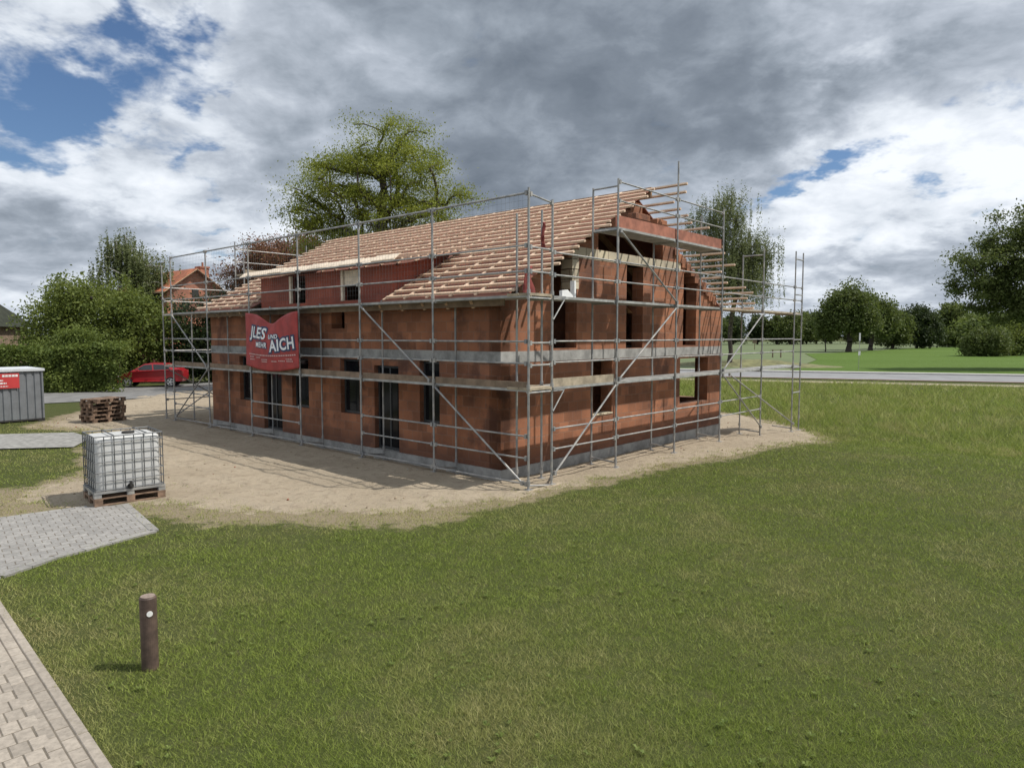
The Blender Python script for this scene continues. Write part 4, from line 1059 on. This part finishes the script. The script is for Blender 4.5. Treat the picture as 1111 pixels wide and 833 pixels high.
# ------------------------------------------------------------------ banner with lettering
def banner():
    YA, YB = 11.46, 8.44
    def top(s):
        k = 60*(s-.55)**2; return 3.90-.37*math.exp(-abs(s-.55)*3.2*(1-math.exp(-k)))*(1 if s > .55 else 1.0)*(.25+.75*math.exp(-k*.12))-.03
    def bot(s): return 2.24-.14*math.sin(math.pi*s)
    def P(s, z, off=0.):
        t = (top(s)-z)/(top(s)-bot(s))
        x = -.06-.10*math.sin(math.pi*s)*(.3+.7*math.sin(math.pi*min(1,max(0,t*.8+.1))))-.018*math.sin(22*s+3*t)*math.exp(-2.5*t)-.012*math.sin(9*s-4*t)
        return (x-off, YA+(YB-YA)*s, z)
    ns, nz = 48, 28; vs = []; fs = []
    for k in range(nz+1):
        for m in range(ns+1):
            s = m/ns; z = top(s)+(bot(s)-top(s))*k/nz; vs.append(P(s, z))
    for k in range(nz):
        for m in range(ns): a = k*(ns+1)+m; fs.append((a,a+1,a+ns+2,a+ns+1))
    b = thing('banner', 'red advertising banner with sagging top edge hung on the eave scaffold', 'banner', BO, BA)
    mb = MB(); mb.add(vs, fs); o = mb.build('cloth', M['redcloth'], b, smooth=True)
    so = o.modifiers.new('thick', 'SOLIDIFY'); so.thickness = .004; so.offset = 1
    wm = mat_simple('banner_white', (.78,.80,.82), .6, 0, .04, 5); nm = mat_simple('banner_navy', (.030,.045,.105), .6, 0, .1, 5)
    def text(body, s0, z0, width, height, rot, shear):
        for off, lift, mt, nmz in ((.27, .012, nm, 'letter_outline'), (.05, .020, wm, 'lettering')):
            cu = bpy.data.curves.new(body.lower(), 'FONT'); cu.body = body; cu.size = 1; cu.offset = off*.5; cu.shear = shear; cu.space_character = 1.08 
            cu.resolution_u = 3
            to = bpy.data.objects.new('tmp', cu); COL.objects.link(to)
            dg = bpy.context.evaluated_depsgraph_get(); dg.update()
            me = bpy.data.meshes.new_from_object(to.evaluated_get(dg)); bpy.data.objects.remove(to)
            co = np.array([v.co[:] for v in me.vertices])
            if off == .27:
                ref = co.copy(); text.mn = ref[:,0].min(); text.mx = ref[:,0].max()
            xx = (co[:,0]-text.mn)/(text.mx-text.mn)*width; zz = co[:,1]/.72*height
            X = xx*math.cos(rot)-zz*math.sin(rot); Z = xx*math.sin(rot)+zz*math.cos(rot)
            for v, a, c in zip(me.vertices, X, Z):
                v.co = P(min(.99, max(.01, s0+a/(YA-YB))), z0+c, lift)
            me.update(); me.name = nmz
            lo = link(nmz, me, mt, b); lo['label'] = ('white' if mt is wm else 'dark blue edge of')+' banner letters reading '+body
    text('JLES', .09, 3.14, 1.18, .33, R(-5.5), .18)
    text('UND', .50, 3.05, .54, .12, R(2), .1)
    text('MEHR', .25, 2.82, .74, .15, R(-3), .1)
    text('AICH', .51, 2.66, 1.36, .34, R(6), .0)
    # the small print is too fine to read: rows of short strokes
    rg = random.Random(3); sp = MB()
    def dash(s0, s1, z, h):
        a, c = P(s0, z, .016), P(s1, z, .016); d, e = P(s1, z+h, .016), P(s0, z+h, .016); sp.add([a,c,d,e], [(0,1,2,3)])
    s = .08
    while s < .95:
        l = rg.uniform(.010,.030); dash(s, s+l, 2.60-.06*math.sin(math.pi*s), .035); s += l+.008
    for g0, g1, z in ((.10,.19,2.50),(.10,.19,2.42),(.25,.33,2.48),(.36,.48,2.42),(.36,.47,2.36),(.56,.64,2.38),(.68,.78,2.40),(.80,.90,2.46),(.81,.89,2.40)):
        s = g0
        while s < g1: l = rg.uniform(.008,.02); dash(s, s+l, z, .030); s += l+.007
    sp.build('small_print', mat_simple('print_pink', (.62,.42,.40), .6, 0, .05, 5), b)
    h = MB(); h.box(-.0,.0,0,0,0,0) if False else None
banner()

# ------------------------------------------------------------------ pallets and liquid tank
def pallet(label, loc, rz, group, proto=[None]):
    if proto[0] is None:
        t = thing('wooden_pallet', label, 'pallet', loc, rz, group)
        m = MB()
        for k in range(5): m.box(-.6,.6,-.4+k*.16375,-.4+k*.16375+.145 if k in (0,2,4) else -.4+k*.16375+.10,.122,.144)
        for x in (-.6,-.07,.46): m.box(x,x+.14,-.4,.4,.1,.1215)
        m.build('top_boards', M['palletwood'], t)
        for y, w in ((-.4,.1),(-.07,.14),(.3,.1)):
            m = MB(); m.box(-.6,.6,y,y+w,0,.0215)
            for x in (-.597,-.067,.463): m.box(x,x+.134,y+.002,y+w-.002,.020,.102)
            m.build('runner', M['palletwood'], t)
        proto[0] = t
    else:
        t = copy_tree(proto[0]); tag(t, label, 'pallet', group)
        t.location = loc; t.rotation_euler = (0,0,rz)
    return t
rnd = random.Random(12)
sx, sy = -14.95, 25.0
for k in range(6):
    nm = ['bottom', 'second lowest', 'third lowest', 'third topmost', 'second topmost', 'topmost'][k]
    pallet('brown wooden pallet, %s of the stack beside the site container' % nm, (sx+rnd.uniform(-.05,.05), sy+rnd.uniform(-.05,.05), .01+.1455*k), R(60)+rnd.uniform(-.05,.05)+(.16 if k == 5 else (-.09 if k == 4 else 0)), 'stacked wooden pallets')
IB = R(42.0); ic = np.array([-7.6,12.32])+np.array([math.cos(IB),math.sin(IB)])*.6+np.array([-math.sin(IB),math.cos(IB)])*.5
p0 = pallet('dark wooden pallet under the white liquid tank', (ic[0], ic[1], .03), IB, None); 
if 'group' in p0: del p0['group']
p0.scale = (1.0, 1.24, 1.0)
t = thing('liquid_tank', 'white cubic plastic liquid tank in a grey wire cage on a pallet', 'tank', (ic[0], ic[1], .175), IB)
def rbox(hx, hy, z0, z1, r, n=5):
    mb = MB(); prof = []
    for k in range(n+1):
        a = math.pi/2*k/n; prof.append((r*(1-math.sin(a)) if False else r-r*math.sin(a), z0+r-r*math.cos(a)))
    prof += [(i_, z1-(z-z0)) for i_, z in reversed(prof)]
    rings = []
    for ins, z in prof:
        ring = []
        for cxs, cys, a0 in ((1,1,0),(-1,1,90),(-1,-1,180),(1,-1,270)):
            for k in range(n+1):
                a = R(a0+90*k/n); rr_ = .10
                ring.append((cxs*(hx-rr_-ins)+rr_*math.cos(a), cys*(hy-rr_-ins)+rr_*math.sin(a), z))
        rings.append(ring)
    m = len(rings[0]); vs = [q for rg_ in rings for q in rg_]; fs = []
    for k in range(len(rings)-1):
        for j in range(m): fs.append((k*m+j, k*m+(j+1)%m, (k+1)*m+(j+1)%m, (k+1)*m+j))
    fs.append(tuple(range(m-1,-1,-1))); fs.append(tuple(range((len(rings)-1)*m, len(rings)*m))); return mb.add(vs, fs)
def tankmat():
    m, nt, b = new_mat('white_plastic'); n = noise(nt, coord(nt), 5, 5, .6)
    col = mixc(nt, n.outputs[0], (.60,.60,.58), (.76,.76,.75)); nt.links.new(col, b.inputs['Base Color']); b.inputs['Roughness'].default_value = .42
    bump(nt, b, noise(nt, coord(nt), 3, 2).outputs[0], .3, .03)
    tr = nt.nodes.new('ShaderNodeBsdfTranslucent'); tr.inputs['Color'].default_value = (.7,.7,.68,1)
    mx = nt.nodes.new('ShaderNodeMixShader'); mx.inputs[0].default_value = .25
    nt.links.new(b.outputs[0], mx.inputs[1]); nt.links.new(tr.outputs[0], mx.inputs[2]); nt.links.new(mx.outputs[0], nt.nodes['Material Output'].inputs['Surface'])
    return m
rbox(.545, .455, .10, 1.10, .06).build('tank_body', tankmat(), t, smooth=True)
MB().tube((.1,0,1.10),(.1,0,1.135),.11,20).build('tank_lid', M['dark'], t)
MB().tube((0,-.44,.16),(0,-.52,.16),.05,12).box(-.02,.02,-.56,-.50,.16,.26).build('outlet_valve', M['dark'], t)
cg = MB(); hx, hy = .575, .485
for z in (.14,.30,.47,.66,.84,1.02,1.13):
    r = .010 if z < 1.1 else .012
    for a, b_ in (((-hx,-hy),(hx,-hy)),((hx,-hy),(hx,hy)),((hx,hy),(-hx,hy)),((-hx,hy),(-hx,-hy))): cg.tube((*a,z),(*b_,z),r,6)
for k in range(8):
    xx = -hx+2*hx*k/7
    for yy in (-hy, hy): cg.tube((xx,yy,.10),(xx,yy,1.13),.009,6)
for k in range(1,6):
    yy = -hy+2*hy*k/6
    for xx in (-hx, hx): cg.tube((xx,yy,.10),(xx,yy,1.13),.009,6)
cg.tube((-.25,-hy,1.14),(-.25,hy,1.14),.012,6).tube((.3,-hy,1.14),(.3,hy,1.14),.012,6)
cg.build('wire_cage', M['cage'] if 'cage' in M else M.setdefault('cage', mat_simple('cage_steel', (.11,.115,.12), .5, .5, .2, 6)), t)
fr = MB()
for yy in (-.5,.42): fr.box(-.6,.6,yy,yy+.08,.075,.115)
for xx in (-.6,.52): fr.box(xx,xx+.08,-.418,.418,.075,.114)
for xx in (-.6,-.06,.48):
    for yy in (-.49,-.06,.37): fr.box(xx,xx+.12,yy,yy+.12,0,.0745)
fr.build('steel_base', M['steel'], t)

# ------------------------------------------------------------------ bollard
t = thing('bollard', 'brown steel bollard with a small white disc on the lawn by the paved path', 'bollard', (-3.42, 6.29, 0), R(12))
mb = MB(); mb.tube((0,0,-.1),(0,0,.70),.074,28); mb.tube((0,0,.70),(0,0,.712),.074,28,.066); o = mb.build('post', M['rust'], t, smooth=False)
MB().tube((0,0,.712),(0,0,.717),.062,28).build('cap', mat_simple('bollard_top', (.22,.17,.14), .7, 0, .3, 30), t)
d = Vector((.42,-.9,0)).normalized(); c = Vector((0,0,.565))+d*.070
MB().tube(c, c+d*.010, .026, 18).build('reflector_disc', M['white'], t)

# ------------------------------------------------------------------ site container
t = thing('site_container', 'grey corrugated steel site container with white roof and red sign', 'container', (-17.28, 25.25, 0), BA)
rib = MB(); L, Dp = 3.2, 2.2
prof = []; x = -L+.06
while x < -.10:
    prof += [(x,0),(x+.15,0),(x+.18,.035),(x+.21,.035)]; x += .24
prof = [p for p in prof if p[0] < -.06]+[(-.05,0)]
vs = [(a,b_,.12) for a,b_ in prof]+[(a,b_,1.86) for a,b_ in prof]; n = len(prof)
rib.add(vs, [(k,k+1,n+k+1,n+k) for k in range(n-1)])
rib.box(-L,-.0,.05,Dp,.12,1.86); rib.box(-.05,0,-.02,.05,.12,1.86)
rib.build('wall', mat_simple('container_grey', (.19,.20,.212), .5, .2, .12, 3), t)
MB().box(-L-.05,.05,-.06,Dp+.05,1.862,1.95).build('roof', mat_simple('container_roof', (.62,.64,.66), .5, .2, .08, 3), t)
MB().box(-L,.0,0,Dp,.06,.119).box(-L,-L+.2,0,Dp,-.02,.059).box(-.2,0,0,Dp,-.02,.059).build('base_shadow_frame', M['dark'], t)  # base and skids, coloured near-black as the shadow line under the container
sg = MB().box(-2.6,-.74,-.05,-.03,1.27,1.80).build('sign', mat_simple('sign_red', (.50,.045,.045), .5, 0, .06, 4), t)
w = MB()
rg = random.Random(5)
for z, x0, x1, h in ((1.68,-1.24,-.78,.075),(1.53,-2.3,-1.22,.05),(1.43,-2.3,-1.12,.05),(1.33,-2.3,-1.08,.03)):
    x = x0; w = MB()
    while x < x1: l = rg.uniform(.04,.09); w.box(x,min(x+l,x1),-.056,-.0505,z,z+h); x += l+.018
    w.build('sign_print', M['white'], sg)

# ------------------------------------------------------------------ red car
def car():
    t = thing('red_car', 'small red hatchback parked across the street under the bushes', 'car', (-22.15, 42.2, .03), R(14)); t.scale = (.90, .95, .97)
    paint = mat_simple('red_car_paint', (.34,.017,.024), .28, 0, .05, 2); paint.node_tree.nodes['Principled BSDF'].inputs['Coat Weight'].default_value = .5
    glass = mat_simple('car_glass', (.03,.035,.04), .08, 0, .05, 2); blk = mat_simple('tyre_rubber', (.02,.02,.02), .8, 0, .1, 5); alu = mat_simple('wheel_alloy', (.55,.55,.56), .35, .6, .1, 5)
    # profile, front at -x
    low = [(-2.12,.36),(-2.16,.55),(-2.08,.70),(-1.85,.80),(-1.15,.98),(-.2,1.02),(1.0,1.06),(1.9,1.08),(2.10,.98),(2.14,.62),(2.08,.36)]
    b = MB(); st = [(-.86,.10),(-.88,.0),(-.70,.03)]
    secs = []
    for yy, ins, dz in ((-.78,.10,-.05),(-.87,.02,-.0),(-.80,0,.0),(0,-.04,.02),(.80,0,0),(.87,.02,0),(.78,.10,-.05)):
        secs.append([(px*(1-ins*.15) , yy, pz+(dz if pz > .6 else -dz*.5)) for px, pz in low])
    n = len(low)
    vs = [q for s in secs for q in s]; fs = []
    for k in range(len(secs)-1):
        for j in range(n): fs.append((k*n+j, k*n+(j+1)%n, (k+1)*n+(j+1)%n, (k+1)*n+j))
    fs += [tuple(range(n)), tuple(range((len(secs)-1)*n, len(secs)*n))]
    b.add(vs, fs); b.build('body', paint, t, smooth=False)
    cab = [(-1.12,.985),(-.30,1.44),(.10,1.50),(.95,1.47),(1.55,1.30),(1.98,1.06)]
    c = MB(); n = len(cab)
    def yo(z): return .80-.20*(z-1.0)/.5
    vs = [(px,-yo(pz),pz) for px,pz in cab]+[(px,yo(pz),pz) for px,pz in cab]
    c.add(vs, [tuple(range(n)), tuple(range(2*n-1,n-1,-1))]+[(k,n+k,n+k+1,k+1) for k in range(n-1)]+[(n-1,2*n-1,n,0)])
    c.build('cabin', paint, t)
    for s in (-1, 1):
        for nm, pts in (('front_window', [(-.88,1.06),(-.30,1.385),(.16,1.41),(.22,1.07)]), ('rear_window', [(.30,1.07),(.25,1.41),(.85,1.39),(1.28,1.27),(1.22,1.10)])):
            m = MB(); v = [(px,s*(yo(pz)+.006),pz) for px,pz in pts]; v2 = [(px,s*(yo(pz)-.01),pz) for px,pz in pts]; k = len(pts)
            m.add(v+v2, [tuple(range(k)), tuple(range(2*k-1,k-1,-1))]+[(q,(q+1)%k,k+(q+1)%k,k+q) for q in range(k)]); m.build('side_window', glass, t)
        m = MB(); m.chbox(-.72,-.58,s*.90-.07,s*.90+.07,1.0,1.12,.02); m.build('wing_mirror', paint, t)
        m = MB(); m.add([(-2.10,s*.60,.62),(-1.86,s*.86,.64),(-1.80,s*.872,.76),(-2.02,s*.62,.745)],[(0,1,2,3)]); h = m.build('headlight', M['white'], t); so = h.modifiers.new('thick','SOLIDIFY'); so.thickness = .03; so.offset = 0
        m = MB(); m.box(2.0,2.12,s*.74-.1,s*.74+.1,.84,1.0); m.build('tail_light', M['redcloth'], t)
        m = MB(); m.box(.05,.22,s*.885-.015,s*.885+.015,.88,.91).box(1.02,1.19,s*.885-.015,s*.885+.015,.9,.93); m.build('door_handle', paint, t)
    m = MB(); a, bq = cab[0], cab[1]
    m.add([(a[0]+.06,-.68,a[1]+.045),(a[0]+.06,.68,a[1]+.045),(bq[0]-.05,.58,bq[1]-.02),(bq[0]-.05,-.58,bq[1]-.02)],[(0,1,2,3)]); w_ = m.build('windscreen', glass, t); so = w_.modifiers.new('thick','SOLIDIFY'); so.thickness = .02; so.offset = 0
    for x in (-1.32, 1.33):
        for s in (-1, 1):
            wh = MB(); wh.tube((x,s*.70,.315),(x,s*.885,.315),.315,24); w_ = wh.build('wheel', blk, t)
            m = MB(); m.tube((x,s*.880,.315),(x,s*.893,.315),.075,14)
            for k in range(5):
                a = 2*math.pi*k/5; m.bar((x+.05*math.cos(a),s*.889,.315+.05*math.sin(a)),(x+.205*math.cos(a),s*.889,.315+.205*math.sin(a)),.075,.012,(0,1,0))
            for k in range(24):
                a, a2 = 2*math.pi*k/24, 2*math.pi*(k+1)/24
                m.bar((x+.205*math.cos(a),s*.889,.315+.205*math.sin(a)),(x+.205*math.cos(a2),s*.889,.315+.205*math.sin(a2)),.03,.016,(0,1,0))
            m.build('rim', alu, w_)
    m = MB(); m.box(-2.185,-2.15,-.26,.26,.42,.53); m.build('number_plate', M['white'], t)
car()

# ------------------------------------------------------------------ neighbouring houses on the left
t = thing('tiled_house', 'old red brick house with orange tiled roof and chimney behind the bushes', 'house', (-28.4, 62.0, 0), R(140))
# local x runs back along the ridge, y across
Ln, Hw = 11, 2.5
w = MB(); w.box(0,Ln,-Hw,Hw,0,7.2); w.prism([(-Hw,7.2),(Hw,7.2),(0,8.95)], 'x', .0, .3); w.prism([(-Hw,7.2),(Hw,7.2),(0,8.95)], 'x', Ln-.3, Ln); w.build('wall', M['oldbrick'], t)
r_ = MB()
for s in (-1, 1):
    r_.prism([(0,9.14),(s*(Hw+.45),6.98),(s*(Hw+.45),6.82),(0,8.98)] , 'x', -.45, Ln+.4)
ro = r_.build('roof', M['tile'], t)
vg = MB()
for s in (-1,1): vg.bar((-.48,0,9.05),(-.48,s*(Hw+.45),6.9),.05,.2,(1,0,0)); vg.bar((-.4,s*(Hw+.50),6.9),(Ln,s*(Hw+.50),6.9),.12,.14)
vg.build('bargeboard', M['rafter'], t)
ch = MB(); ch.box(2.2,3.1,-2.4,-1.6,7.2,9.45); ch.box(2.12,3.18,-2.48,-1.52,9.45,9.6); ch.tube((2.6,-2.0,9.6),(2.6,-2.0,10.0),.1,8); ch.build('chimney', M['oldbrick'], ro)
gw_ = MB().box(-.04,.02,-.3,.3,6.6,7.3).build('gable_window', M['dark'], t)
t = thing('barn', 'low dark hipped barn at the far left edge', 'barn', (-49.5, 58, 0), R(10))
MB().box(-6,6,-4,4,0,3.9).build('wall', M['toe'], t)
MB().add([(-6.5,-4.5,3.9),(6.5,-4.5,3.9),(6.5,4.5,3.9),(-6.5,4.5,3.9),(-2.5,0,8.2),(2.5,0,8.2)], [(0,3,2,1),(0,1,5,4),(1,2,5),(2,3,4,5),(3,0,4)]).build('roof', mat_simple('mossy_roof', (.022,.026,.016), .95, 0, .35, 2, .5), t)
MB().box(-6.5,6.5,-4.62,-4.5,3.78,3.95).build('gutter', M['steel'], t)
